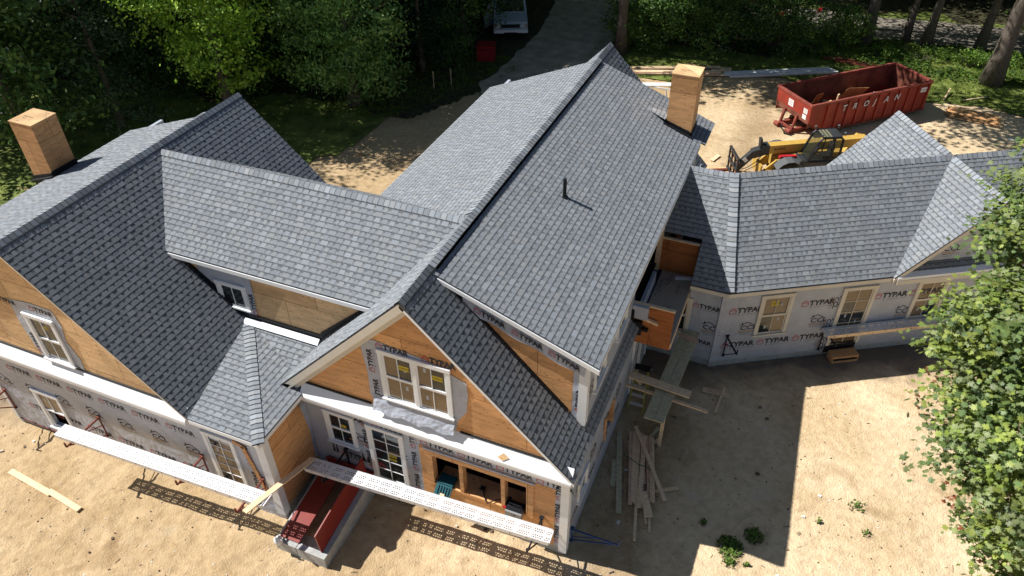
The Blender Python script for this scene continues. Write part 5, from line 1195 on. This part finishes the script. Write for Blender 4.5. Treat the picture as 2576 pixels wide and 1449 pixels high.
# step ladder
t = thing('step_ladder', (6.85,5.65,-.12), 'yellow step ladder standing in the shaded inner corner', 'ladder'); ye = mat('yellow_fibreglass', (.36,.32,.05), .5)
for s_ in (-.2, .2):
    mb = MB(); mb.beam((s_*1.1,-.35,0), (s_*.8,.0,1.5), .05, .03, up=(1,0,0)); mb.build('rail', ye, t); mb = MB(); mb.beam((s_,.42,0), (s_*.8,.04,1.5), .035, .02, up=(1,0,0)); mb.build('rear_leg', ye, t)
for k in range(4):
    mb = MB(); f_ = (k+1)/5; mb.box((0,-.35+.35*f_,1.5*f_), (.40-.06*f_,.09,.025)); mb.build('step', M['alu'], t)
mb = MB(); mb.box((0,.0,1.52), (.42,.2,.05)); mb.build('top_cap', M['steel_blk'], t)
# lumber pile in the yard
GP = 'loose boards of the lumber pile in the shaded yard'
def gp(x, y, z=0): return Vector((x, y, gh(x, y)+.02+z))
LP = [  # x0,y0,x1,y1,w,z,mat,label
 (6.66,4.4,7.37,1.86,.15,.02,'lumber_green','longest greenish board, nearest the house side wall'),
 (6.80,3.45,6.99,2.60,.14,.02,'lumber_green','short greenish board against the house side wall'),
 (6.97,4.46,7.58,2.17,.10,.10,'lumber_red','reddish board on the left edge of the pile'),
 (7.07,4.50,7.62,2.25,.10,.12,'lumber','second board from the left in the pile'),
 (7.18,4.52,7.70,2.24,.10,.10,'lumber','third board from the left in the pile'),
 (7.27,4.50,7.74,2.9,.10,.11,'lumber_red','shorter reddish board in the middle left of the pile'),
 (7.36,4.44,7.82,2.14,.12,.13,'lumber','pale board crossing the centre of the pile'),
 (7.44,4.48,7.98,2.4,.06,.08,'lumber_red','thin board right of the pile centre'),
 (7.51,4.50,8.05,2.45,.06,.09,'lumber','thin pale board next to the right edge of the pile'),
 (7.59,4.46,8.12,2.44,.07,.12,'lumber','pale board forming the right edge of the pile'),
 (7.0,4.2,7.7,2.3,.10,.03,'lumber','board at the bottom left of the pile'),
 (7.3,4.3,7.95,2.3,.14,.03,'lumber_red','board at the bottom right of the pile'),
 (7.06,4.60,8.38,2.55,.10,.20,'lumber','long board lying diagonally on top of the pile'),
 (7.66,2.5,7.96,1.2,.07,.10,'lumber','narrow board pointing to the bottom of the photo'),
 (7.79,2.62,8.13,1.95,.20,.16,'lumber','short wide board at the near end of the pile'),
 (7.98,2.1,8.10,1.80,.06,.06,'lumber','thin stub under the short wide board'),
 (8.08,2.2,8.24,1.60,.06,.06,'lumber','thin longer stub under the short wide board'),
 (8.02,2.82,8.62,3.17,.08,.05,'lumber','short board sticking out sideways to the right of the pile'),
 (7.50,4.50,7.64,4.93,.09,.03,'lumber_green','greenish offcut at the far end of the pile'),
 (7.65,4.35,7.80,4.55,.12,.04,'lumber','small block beside the far end of the pile')]
for x0, y0, x1, y1, w, z, m, l in LP: board(gp(x0,y0,z), gp(x1,y1,z), w, .04, m, l, group=GP)
mb = MB(); P = [(7.0,3.5,.2), (7.2,3.45,.22), (7.45,3.35,.2), (7.7,3.3,.24), (7.85,3.35,.12)]; mb.tube([(p[0]-7.4,p[1]-3.4,p[2]+.02) for p in P], .012, 5); tag(mb.build('strap', mat('green_strap', (.02,.12,.08), .5), loc=(7.4,3.4,-.08)), 'green strap across the lumber pile', 'strap')
board(gp(7.6,3.6,.1), gp(7.85,2.75,.1), .035, .05, 'rust', 'thin orange-red stick in the middle of the pile')
board(gp(8.50,6.82,.02), gp(9.28,6.84,.02), .17, .04, 'lumber', 'pale board on the ground under the crossed stick')
board(gp(8.62,6.83,.045), gp(9.05,6.85,.045), .16, .02, 'lumber_red', 'red stained offcut on the pale board')
board(gp(9.10,7.05,.085), gp(9.02,6.08,.03), .07, .04, 'lumber', 'crossed stick resting on the pale board in the yard')
# back of the house: lumber, pipes, sheets
GB_ = 'boards of the stacked lumber behind the house'
rn = random.Random(12)
for k in range(13):
    z = .04+.05*(k//4); o_ = (k % 4)*.28-.4; a = Vector((.2+rn.uniform(-.3,.3), 28.5+o_, z)); b = Vector((4.9+rn.uniform(-.7,.5), 30.2+o_*1.1+rn.uniform(-.15,.15), z))
    board(a, b, rn.uniform(.14,.26), .045, rn.choice(['lumber','lumber','lumber_red']), 'weathered brown board in the stack behind the roof ridge and right chimney', group=GB_)
GPp = 'white pipes lying on the grass edge'
for k in range(4):
    d_ = .13*k; mb = MB(); p = Vector((5.0+.12*k-.2*(k==2), 29.93-d_*1.0, .13)); q = Vector((10.1+.15*k, 32.55-d_*1.0, .13)); c_ = (p+q)/2; mb.beam(p-c_, q-c_, .11, .10)
    tag(mb.build('trim_board', M['white'], loc=c_), ['farthest', 'second farthest', 'second nearest', 'nearest'][k]+' white trim length behind the dumpster', 'trim length', GPp)
GS_ = 'plywood sheets on the sand right of the dumpster'
for k, (x, y, r_, L_, W_) in enumerate([(17.0,29.05,-8,2.3,1.0), (16.85,29.15,-10,2.3,.95), (16.9,29.3,-5,2.1,.9)]):
    mb = MB(); mb.box((0,0,0), (L_,W_,.02)); o = mb.build('plywood_sheet', M['ply' if k else 'ply_pale'], loc=(x,y,.05+.035*k)); o.rotation_euler = (0,.01*k,radians(r_)); tag(o, ['bottom', 'middle', 'top'][k]+' sheet of the plywood stack right of the dumpster', 'plywood sheet', GS_)
GR_ = 'rusty bars behind the dumpster'
for k in range(4):
    mb = MB(); mb.beam((-1.4,0,0), (1.4,-.0,0), .07, .07); o = mb.build('steel_bar', M['rust'], loc=(11.0,34.05-.16*k,.15)); o.rotation_euler = (0,0,-.02-.05*k); tag(o, ['farthest', 'second farthest', 'second nearest', 'nearest'][k]+' rusty bar on the grass behind the dumpster', 'steel bar', GR_)
board((15.62,30.55,.12), (15.92,31.75,.25), .06, .05, 'lumber', 'short stake leaning up from the grass edge right of the dumpster')
board((16.5,30.85,.10), (17.6,31.65,.12), .05, .04, 'lumber', 'thin dull stick on the grass edge right of the dumpster')
board((18.2,27.3,.06), (19.2,27.1,.06), .10, .05, 'white', 'white board on the sand at the right edge')
t = thing('sawhorse', (2.5,25.3,0), 'white trim boards resting on a sawhorse behind the roof', 'sawhorse')
for sx in (-.5, .5):
    for sy in (-.25, .25): mb = MB(); mb.beam((sx,sy,0), (sx*.8,0,.8), .04, .04); mb.build('leg', M['alu'], t)
mb = MB(); mb.beam((-.6,0,.82), (.6,0,.82), .06, .06); mb.build('top_bar', M['alu'], t)
for k in range(2): board((1.3,25.0+.2*k,.89), (4.0,26.0+.2*k,.89), .16, .04, 'white', ['near', 'far'][k]+' white board lying across the sawhorse')
board((2.6,24.2,.05), (4.3,25.0,.05), .9, .02, 'white', 'white sheet on the sand behind the right chimney', name='trim_sheet')
mb = MB(); mb.box((0,0,0), (1.5,.9,.02)); o = mb.build('plywood_sheet', M['ply_pale'], loc=(6.55,19.6,.04)); o.rotation_euler = (0,0,.3); tag(o, 'plywood sheet on the sand in front of the forks of the loader', 'plywood sheet')
board((6.15,20.5,.05), (6.35,21.1,.05), .18, .03, 'lumber', 'short pale board on the sand left of the forks')
# ---------------------------------------------------------------- dumpster
dr = mat('dumpster_red', (.27,.035,.022), .55, var=.22, vscale=1.8, bump=.12, bscale=5, detail=8)
di = mat('dumpster_inside', (.17,.055,.035), .75, var=.45, vscale=2.2, detail=9)
d = thing('dumpster', (11.33,27.3,0), 'long red open-top dumpster with ribbed sides and white lettering', 'dumpster', rz=radians(43.8))
Lh, Wh, zb, zt = 3.45, 1.17, .26, 1.58
SIDE = [(-Lh,zt), (Lh,zt), (Lh,zb), (-Lh+.75,zb), (-Lh+.05,.78)]
mb = MB()
for s_ in (-1, 1):
    mb.prism([(x, s_*Wh, z) for x, z in SIDE], (0,-s_*.03,0))
mb.prism([(-Lh+.001,-Wh+.031,zt), (-Lh+.001,Wh-.031,zt), (-Lh+.05,Wh-.031,.78), (-Lh+.05,-Wh+.031,.78)], (.03,0,0)); mb.prism([(-Lh+.05,-Wh+.031,.78), (-Lh+.05,Wh-.031,.78), (-Lh+.75,Wh-.031,zb), (-Lh+.75,-Wh+.031,zb)], (.03,0,.02))
mb.bb((Lh-.03,-Wh+.031,zb), (Lh,Wh-.031,zt)); mb.build('body', dr, d)
mb = MB()
for s_ in (-1, 1): mb.bb((-Lh+.04,s_*(Wh-.045),.5), (Lh-.04,s_*(Wh-.035),zt-.06))
mb.bb((-Lh+.6,-Wh+.05,.32), (Lh-.04,Wh-.05,.36)); mb.bb((Lh-.05,-Wh+.05,.36), (Lh-.04,Wh-.05,zt-.05)); mb.bb((-Lh+.04,-Wh+.05,.7), (-Lh+.05,Wh-.05,zt-.05)); mb.build('liner', di, d)
mb = MB()
for s_ in (-1, 1): mb.bb((-Lh-.03,s_*Wh-.05,zt-.02), (Lh+.03,s_*Wh+.05,zt+.08)); 
mb.bb((-Lh-.03,-Wh+.05,zt-.02), (-Lh+.07,Wh-.05,zt+.08)); mb.bb((Lh-.07,-Wh+.05,zt-.02), (Lh+.03,Wh-.05,zt+.08)); mb.build('top_rail', mat('rail_red', (.24,.06,.045), .65, var=.3, vscale=3), d)
for s_ in (-1, 1):
    for k in range(11):
        x = -Lh+.95+k*.58; mb = MB(); mb.prism([(x-.06,s_*(Wh+.002),zb+.03), (x+.06,s_*(Wh+.002),zb+.03), (x+.05,s_*(Wh+.002),zt-.03), (x-.05,s_*(Wh+.002),zt-.03)], (0,s_*.07,0)); mb.build('rib', dr, d)
mb = MB(); mb.bb((-Lh+.8,-Wh-.04,zb-.06), (Lh,-Wh+.05,zb+.02)); mb.bb((-Lh+.8,Wh-.05,zb-.06), (Lh,Wh+.04,zb+.02)); mb.build('bottom_rail', M['rust'], d)
mb = MB()
for s_ in (-.42, .42):
    mb.bb((-Lh-.25,s_-.07,.06), (Lh-.1,s_+.07,zb-.07)); mb.beam((-Lh-.15,s_,.1), (-Lh+.0,s_,.85), .10, .10, up=(0,1,0)); mb.tube([(-Lh-.3,s_-.14,.12),(-Lh-.3,s_+.14,.12)], .11, 10)
mb.bb((-Lh-.18,-.42,.12), (-Lh-.08,.42,.22)); mb.build('hook_frame', mat('frame_red', (.22,.05,.035), .7, var=.3, vscale=4), d)
mb = MB(); mb.tube([(-Lh-.25,.1,.25),(-Lh-.4,.0,.12),(-Lh-.35,-.15,.05),(-Lh-.5,-.4,.04),(-Lh-.3,-.7,.04)], .03, 6); mb.build('cable', M['steel_blk'], d)
mb = MB(); fT = lambda a,b: Vector((a,-Wh-.078,b)); x = -1.72
for ch in 'TROJAN': put_text(mb, ch, fT, x, 1.10, .27, 0, bold=.03, xs=.95, shear=.18); x += .60
mb.build('lettering', mat('dull_white_paint', (.50,.52,.55), .6), d)
mb = MB(); fF = lambda a,b: Vector((-Lh-.035+ (0.0), a, b))
def stk(mb, y0, y1, z0, z1, t=1):
    sl_ = lambda z: -Lh-.004+.05*max(0,(zt-z))/.8
    mb.poly([(sl_(z0)-.004,y1,z0), (sl_(z0)-.004,y0,z0), (sl_(z1)-.004,y0,z1), (sl_(z1)-.004,y1,z1)], 0)
    for k in range(3): zz = z0+(z1-z0)*(.25+.25*k); mb.poly([(sl_(zz)-.008,y1-.05,zz), (sl_(zz)-.008,y0+.05,zz), (sl_(zz+.02)-.008,y0+.05,zz+.02), (sl_(zz+.02)-.008,y1-.05,zz+.02)], t)
SK = [M['white'], mat('sticker_red', (.5,.1,.12), .5), M['ink_gold']]
for q in ((.0,.34,1.05,1.38,1), (-.98,-.72,1.12,1.36,2), (-.95,-.7,.84,1.06,0)): mb = MB(); stk(mb, *q); mb.build('sticker', SK, d)
mb = MB(); mb.poly([(2.9,-Wh-.004,1.15), (3.25,-Wh-.004,1.15), (3.25,-Wh-.004,1.38), (2.9,-Wh-.004,1.38)], 0); mb.poly([(2.95,-Wh-.007,1.24), (3.2,-Wh-.007,1.24), (3.2,-Wh-.007,1.28), (2.95,-Wh-.007,1.28)], 2)
mb.build('sticker', SK, d)
rzD = radians(43.8)
def dl(x, y, z): return Vector((11.33+x*cos(rzD)-y*sin(rzD), 27.3+x*sin(rzD)+y*cos(rzD), z))
rn = random.Random(9)
def debris_piece(name, x, y, z, size, rot, m, label, cat):
    mb = MB(); mb.box((0,0,0), size); o = mb.build(name, M[m], loc=dl(x,y,z)); o.rotation_euler = (rot[0], rot[1], rzD+rot[2]); tag(o, label, cat)
debris_piece('plywood_scrap', .6,.55,.82, (1.3,.02,.75), (.5,.15,.0), 'ply', 'large plywood scrap leaning inside the dumpster', 'offcut')
debris_piece('plywood_scrap', -1.5,.6,.82, (.45,.02,.7), (.3,0,.1), 'ply_red', 'small orange plywood scrap standing inside the dumpster', 'offcut')
debris_piece('plywood_scrap', -2.1,-.35,.92, (1.7,.5,.02), (.1,-.1,.1), 'ply_pale', 'pale board lying on the rubbish in the dumpster', 'offcut')
debris_piece('stud', -1.2,-.3,1.05, (.09,.05,.9), (.2,-.2,.1), 'lumber', 'short stud standing up out of the dumpster rubbish', 'offcut')
debris_piece('stud', .7,-.5,.95, (.05,.05,.7), (.1,0,0), 'white', 'white stick standing in the middle of the dumpster', 'offcut')
mb = MB(); mb.hascol = True
for _ in range(90):
    x = rn.uniform(-3.1,-.6); y = rn.uniform(-1,1); c_ = rn.choice([(.5,.35,.2), (.6,.6,.6), (.3,.16,.08), (.05,.05,.05), (.4,.3,.2)])
    mb.box((x,y,.42+.42*max(0,(-x-.6)/2.5)*rn.random()), (rn.uniform(.1,.6), rn.uniform(.05,.25), .03), rot=Matrix.Rotation(rn.random()*3,3,'Z') @ Matrix.Rotation(rn.uniform(-.4,.4),3,'X'), col=c_)
o = mb.build('rubbish', mat('rubbish', (.4,.3,.2), .8, attr=True)); o.location = (11.33,27.3,.0); o.rotation_euler = (0,0,rzD); tag(o, 'heap of broken boards and scraps in the dumpster', 'rubbish', kind='stuff')
# ---------------------------------------------------------------- telehandler (local +X towards its rear, near side -Y)
yl = mat('machine_yellow', (.50,.31,.07), .5, var=.08, vscale=3); dg = mat('machine_dark', (.035,.037,.04), .55, var=.2, vscale=5); fg = mat('fender_grey', (.10,.105,.11), .6)
th_ = thing('telehandler', (9.0,20.45,0), 'yellow telescopic handler with black cab parked behind the rear wing roof', 'telehandler', rz=radians(25.6))
def wheel(x, y):
    mb = MB(); s_ = 1 if y > 0 else -1; mb.tube([(x,y-.17,.5),(x,y-.13,.5),(x,y+.13,.5),(x,y+.17,.5)], [.42,.5,.5,.42], 26)
    for k in range(22):
        a = 2*pi*k/22; mb.box((x+cos(a)*.5, y+(.06 if k % 2 else -.06), .5+sin(a)*.5), (.05,.22,.07), rot=Matrix.Rotation(-a,3,'Y'))
    w = mb.build('wheel', mat('tyre', (.02,.02,.02), .85), th_); mb = MB(); mb.tube([(x,y-.18*s_*-1,.5),(x,y+.185*s_,.5)], .24, 14); mb.build('rim', M['white'], w)
for x in (0, 2.25):
    for y in (-.72, .72): wheel(x, y)
mb = MB(); mb.bb((-.45,-.42,.45), (3.3,.42,.92)); mb.prism([(2.6,-.45,.9), (3.5,-.45,.9), (3.5,-.45,1.5), (3.1,-.45,1.6)], (0,.9,0)); mb.prism([(-.45,-.30,.92), (.5,-.30,1.15), (1.4,-.30,1.1), (1.4,-.30,.92)], (0,.6,0)); mb.build('chassis', yl, th_)
mb = MB()
for s_ in (-1, 1): mb.prism([(-.45,s_*.42,.9), (-1.0,s_*.42,.35), (-1.0,s_*.42,.15), (-.4,s_*.42,.35)], (0,-s_*.08,0))
mb.bb((-1.06,-.5,.2), (-.98,.5,.72)); mb.bb((-.9,-.62,.28), (-.55,-.44,.5)); mb.build('front_frame', yl, th_)
mb = MB(); mb.beam((-.95,0,1.26), (3.3,0,1.50), .34, .36); mb.build('boom', yl, th_)
mb = MB(); tt = Vector((4.25,0,.24)).normalized(); up_ = Vector((-.056,0,1))
fB = lambda a,b: Vector((-.95,-.178,1.26))+tt*a+up_*b
put_text(mb, 'M.KING', fB, .42, -.03, .10, 0, bold=.02); mb.build('lettering', M['ink'], th_)
mb = MB(); mb.beam((-1.0,0,1.26), (-.72,0,1.275), .38, .42); mb.beam((-.95,0,1.18), (-1.35,0,1.05), .30, .34); mb.beam((-1.25,0,1.15), (-1.95,0,.35), .22, .26); mb.beam((-1.05,0,1.3), (-1.1,0,1.75), .22, .1); mb.build('boom_head', dg, th_)
mb = MB(); mb.box((-1.62,-.115,.82), (.15,.006,.2), rot=Matrix.Rotation(-.7,3,'Y')); mb.build('sticker', M['white'], th_)
mb = MB(); mb.tube([(-1.0,-.12,1.1),(-1.15,-.2,.8),(-1.5,-.18,.5),(-1.75,-.15,.4)], .015, 6); mb.tube([(-1.0,-.16,1.0),(-1.2,-.25,.6),(-1.6,-.2,.35)], .015, 6); mb.build('hydraulic_hose', M['steel_blk'], th_)
mb = MB()
for y in (-.55, -.2, .2, .55): mb.beam((-2.05,y,.1), (-2.1,y,1.15), .06, .07, up=(0,1,0))
for z in (.15, .6, 1.1): mb.bb((-2.12,-.6,z-.04), (-2.03,.6,z+.04))
mb.build('carriage', dg, th_); mb = MB(); mb.tube([(-2.02,-.58,.85),(-2.02,.58,.85)], .03, 8); mb.tube([(-2.02,-.58,.4),(-2.02,.58,.4)], .03, 8); mb.build('carriage_rod', M['rust'], th_)
for y in (-.4, .4): mb = MB(); mb.bb((-3.0,y-.06,.08), (-2.12,y+.06,.13)); mb.build('fork', M['rust'], th_)
mb = MB()
def arch(mb, x, y0, y1):
    P = [(x+.60*cos(a), .5+.60*sin(a)) for a in [radians(q) for q in (155,130,105,80,55,30,10)]]
    for (a, b), (c_, e) in zip(P, P[1:]): mb.prism([(a,y0,b), (c_,y0,e), (c_,y0,e+.03), (a,y0,b+.03)], (0,y1-y0,0)); mb.poly([(a,y0,b), (c_,y0,e), (x,y0,.75)][::-1], 0) if False else None
for y0, y1 in ((-.98,-.50), (.50,.98)):
    mb = MB(); arch(mb, 0, y0, y1); mb.build('fender', fg, th_); mb = MB(); arch(mb, 2.25, y0, y1); mb.build('fender', fg, th_)
mb = MB(); mb.bb((-.35,-.50,1.02), (.35,-.36,1.14)); mb.build('red_guard', mat('signal_red', (.45,.02,.03), .4), th_)
cy0, cy1 = -.95, -.2
mb = MB(); mb.prism([(.25,cy0+.05,.55), (.85,cy0,.45), (1.85,cy0,.45), (1.85,cy0,1.1), (.85,cy0,1.1), (.40,cy0+.05,1.15), (.25,cy0+.1,.9)], (0,cy1-cy0,0)); mb.build('cab_base', dg, th_)
mb = MB(); A0, B0, A1, B1 = (.62,1.1), (1.85,1.1), (.98,2.13), (1.85,2.13)
for y in (cy0, cy1):
    P = [Vector((A0[0],y,A0[1])), Vector((A1[0]-.05,y,2.02)), Vector((A1[0]+.08,y,2.15)), Vector((B1[0]-.1,y,2.16)), Vector((B1[0]+.03,y,2.05)), Vector((B0[0]+.03,y,B0[1]))]
    mb.tube(P, .05, 8); mb.tube([P[0], P[5]], .05, 8); mb.tube([Vector((1.5,y,1.1)), Vector((1.55,y,2.15))], .028, 8)
for x, z in ((A1[0]+.08,2.15), (B1[0]-.1,2.16), (A0[0],1.1)): mb.tube([(x,cy0,z),(x,cy1,z)], .035, 8)
cf = mb.build('cab_frame', M['steel_blk'], th_)
mb = MB(); mb.bb((1.45,cy0+.03,2.155), (1.82,cy1-.03,2.19)); mb.build('roof_panel', dg, th_)
mb = MB()
for k in range(9): y = cy0+.08+k*.072; mb.beam((1.07,y,2.17), (1.44,y,2.175), .014, .014)
for k in range(3): mb.beam((1.1+k*.14,cy0+.06,2.178), (1.1+k*.14,cy1-.06,2.178), .016, .014)
for k in range(6): y = cy0+.1+k*.11; mb.beam((.66,y,1.15), (1.0,y,2.1), .012, .012)
mb.build('guard_bars', mat('guard_metal', (.33,.33,.22), .5), cf)
gm = bpy.data.materials.new('cab_glass'); gm.use_nodes = True; nn = gm.node_tree.nodes; ll = gm.node_tree.links; tr = nn.new('ShaderNodeBsdfTransparent'); ms = nn.new('ShaderNodeMixShader'); tr.inputs[0].default_value = (.75,.8,.78,1)
nn['Principled BSDF'].inputs['Base Color'].default_value = (.02,.025,.02,1); nn['Principled BSDF'].inputs['Roughness'].default_value = .05; ms.inputs[0].default_value = .3; ll.new(tr.outputs[0], ms.inputs[1]); ll.new(nn['Principled BSDF'].outputs[0], ms.inputs[2]); ll.new(ms.outputs[0], nn['Material Output'].inputs[0]); M['cabglass'] = gm
mb = MB(); mb.poly([(.62,cy0+.04,1.12), (.62,cy1-.04,1.12), (.98,cy1-.04,2.1), (.98,cy0+.04,2.1)]); mb.build('windscreen', gm, th_)
mb = MB(); mb.poly([(.68,cy0+.012,1.12), (1.85,cy0+.012,1.12), (1.85,cy0+.012,2.1), (1.03,cy0+.012,2.1)]); mb.build('door_pane', gm, th_)
mb = MB(); mb.bb((1.3,-.75,1.12), (1.65,-.4,1.25)); mb.bb((1.6,-.75,1.25), (1.72,-.4,1.75)); mb.build('driver_seat', dg, th_)
mb = MB(); mb.tube([(.85,-.58,1.1),(1.05,-.58,1.5)], .03, 8); mb.tube([(1.05+.14*cos(a),-.58+.16*sin(a),1.5+.08*cos(a)) for a in [k*pi/6 for k in range(13)]], .015, 5); mb.build('steering_wheel', M['steel_blk'], th_)
mb = MB(); mb.box((.80,-1.08,1.75), (.05,.16,.24), rot=Matrix.Rotation(.4,3,'Y')); mb.beam((.9,-.95,1.75), (.8,-1.05,1.75), .02, .02); mb.build('mirror', M['steel_blk'], th_)
for x, y in ((1.0,cy0), (1.0,cy1), (1.95,cy0+.1), (1.95,cy1)): mb = MB(); mb.tube([(x,y,2.18),(x-.03,y,2.32)], [.02,.05], 8); mb.build('work_lamp', fg, th_)
mb = MB(); mb.bb((.4,.40,.6), (2.2,.85,1.12)); mb.build('engine_cover', yl, th_)
# ---------------------------------------------------------------- van
vm = mat('van_white', (.34,.41,.48), .4, var=.06, vscale=2); v = thing('van', (-8.6,33.0,.05), 'white cargo van facing the house in tree shade on the driveway', 'van', rz=radians(24))
# local: front towards -Y, width X
prof = [(-2.75,.45), (-2.8,.75), (-2.7,1.02), (-1.75,1.22), (-1.05,1.95), (-.7,2.08), (2.6,2.12), (2.75,1.9), (2.8,.45)]
mb = MB(); hw_ = .98
def vx(z): return hw_-(.13*max(0,(z-1.1))/1.0)
n = len(prof); Lp = [(-vx(z), y, z) for y, z in prof]; Rp = [(vx(z), y, z) for y, z in prof]
mb.poly(Lp); mb.poly(Rp[::-1])
for i in range(n): j = (i+1) % n; mb.poly([Lp[j], Lp[i], Rp[i], Rp[j]])
body = mb.build('body', vm, v)
gk = M['glass']
def on_slope(t0, t1, x0, x1, off=.012):
    a = Vector((0,-1.75,1.22)); b = Vector((0,-1.05,1.95)); nrm = Vector((0,-(b-a).z,(b-a).y)).normalized(); P = []
    for t, xs_ in ((t0, x0), (t1, x1)): p = a.lerp(b, t)+nrm*off; P.append((p, xs_))
    return [P[0][0]+X3*-P[0][1], P[0][0]+X3*P[0][1], P[1][0]+X3*P[1][1], P[1][0]+X3*-P[1][1]]
mb = MB(); mb.poly(on_slope(.06, .93, .84, .76)); mb.build('windscreen', gk, v)
for s_ in (-1, 1):
    mb = MB(); P = [(-1.45,1.28), (-.85,1.85), (-.35,1.85), (-.3,1.28)]; mb.poly([(s_*(vx(z)+.01), y, z) for y, z in (P if s_ < 0 else P[::-1])]); mb.build('side_window', gk, v)
    mb = MB(); mb.box((s_*1.12,-1.35,1.32), (.1,.1,.2)); mb.beam((s_*.98,-1.35,1.28), (s_*1.1,-1.35,1.28), .03, .03); mb.build('mirror', M['steel_blk'], v)
    mb = MB(); mb.box((s_*.72,-2.80,.80), (.26,.04,.15)); mb.build('headlight', mat('lamp_glass', (.6,.62,.6), .1), v)
    mb = MB(); mb.box((s_*.90,-2.78,.80), (.08,.05,.15)); mb.build('turn_signal', mat('amber', (.5,.15,.02), .2), v)
    for y in (-1.95, 1.85):
        mb = MB(); mb.tube([(s_*.76,y,.36),(s_*.99,y,.36)], .36, 20); w = mb.build('wheel', mat('tyre', (.02,.02,.02), .85), v); mb = MB(); mb.tube([(s_*.98,y,.36),(s_*1.0,y,.36)], .19, 14); mb.build('rim', M['alu'], w)
mb = MB(); mb.box((0,-2.81,.80), (1.05,.03,.2)); mb.build('grille', M['steel_blk'], v)
mb = MB(); mb.box((0,-2.86,.52), (1.98,.16,.17)); mb.build('bumper', M['white'], v)
mb = MB(); mb.box((0,-2.945,.44), (.8,.02,.09)); mb.build('air_intake', M['steel_blk'], v)
mb = MB(); mb.box((.45,-2.955,.55), (.32,.012,.15)); mb.build('number_plate', M['white'], v)
mb = MB(); 
for k in range(5): mb.box((0,-.2+k*.6,2.13), (1.5,.05,.04))
mb.build('roof_rib', vm, v)
mb = MB(); mb.prism([(-1.0,-1.45,.5), (-1.55,-2.25,.5), (-1.55,-2.25,1.25), (-1.5,-2.1,1.3), (-1.2,-1.75,1.85), (-1.0,-1.45,1.85)], (.03,-.02,0)); dd = mb.build('open_door', vm, v); mb = MB(); mb.poly([(-1.48,-2.12,1.28), (-1.22,-1.74,1.78), (-1.05,-1.5,1.78), (-1.05,-1.5,1.28)]); mb.build('door_pane', gk, dd)
# red bin
rb_ = mat('bin_red', (.26,.01,.012), .5); t = thing('red_bin', (-7.65,27.35,.03), 'square dark red bin under the drooping tree in front of the van', 'bin', rz=.3)
mb = MB(); mb.prism([(-.48,-.42,0), (.48,-.42,0), (.48,.42,0), (-.48,.42,0)], (0,0,.80)); mb.build('body', rb_, t); mb = MB(); mb.box((0,0,.83), (1.02,.9,.06)); mb.build('lid', rb_, t); mb = MB(); mb.beam((-.4,-.46,.7), (.4,-.46,.7), .03, .03); mb.build('handle', M['steel_blk'], t)
# marker sticks by the wood edge
for k, (x, y, l) in enumerate([(-8.6,22.8,'left of the two thin stakes at the wood edge'), (-7.9,23.4,'right of the two thin stakes at the wood edge')]):
    mb = MB(); mb.beam((0,0,0), (0,0,.9), .03, .03); mb.box((0,0,.86), (.05,.035,.08)); tag(mb.build('stake', M['lumber'], loc=(x,y,.05)), l, 'stake')
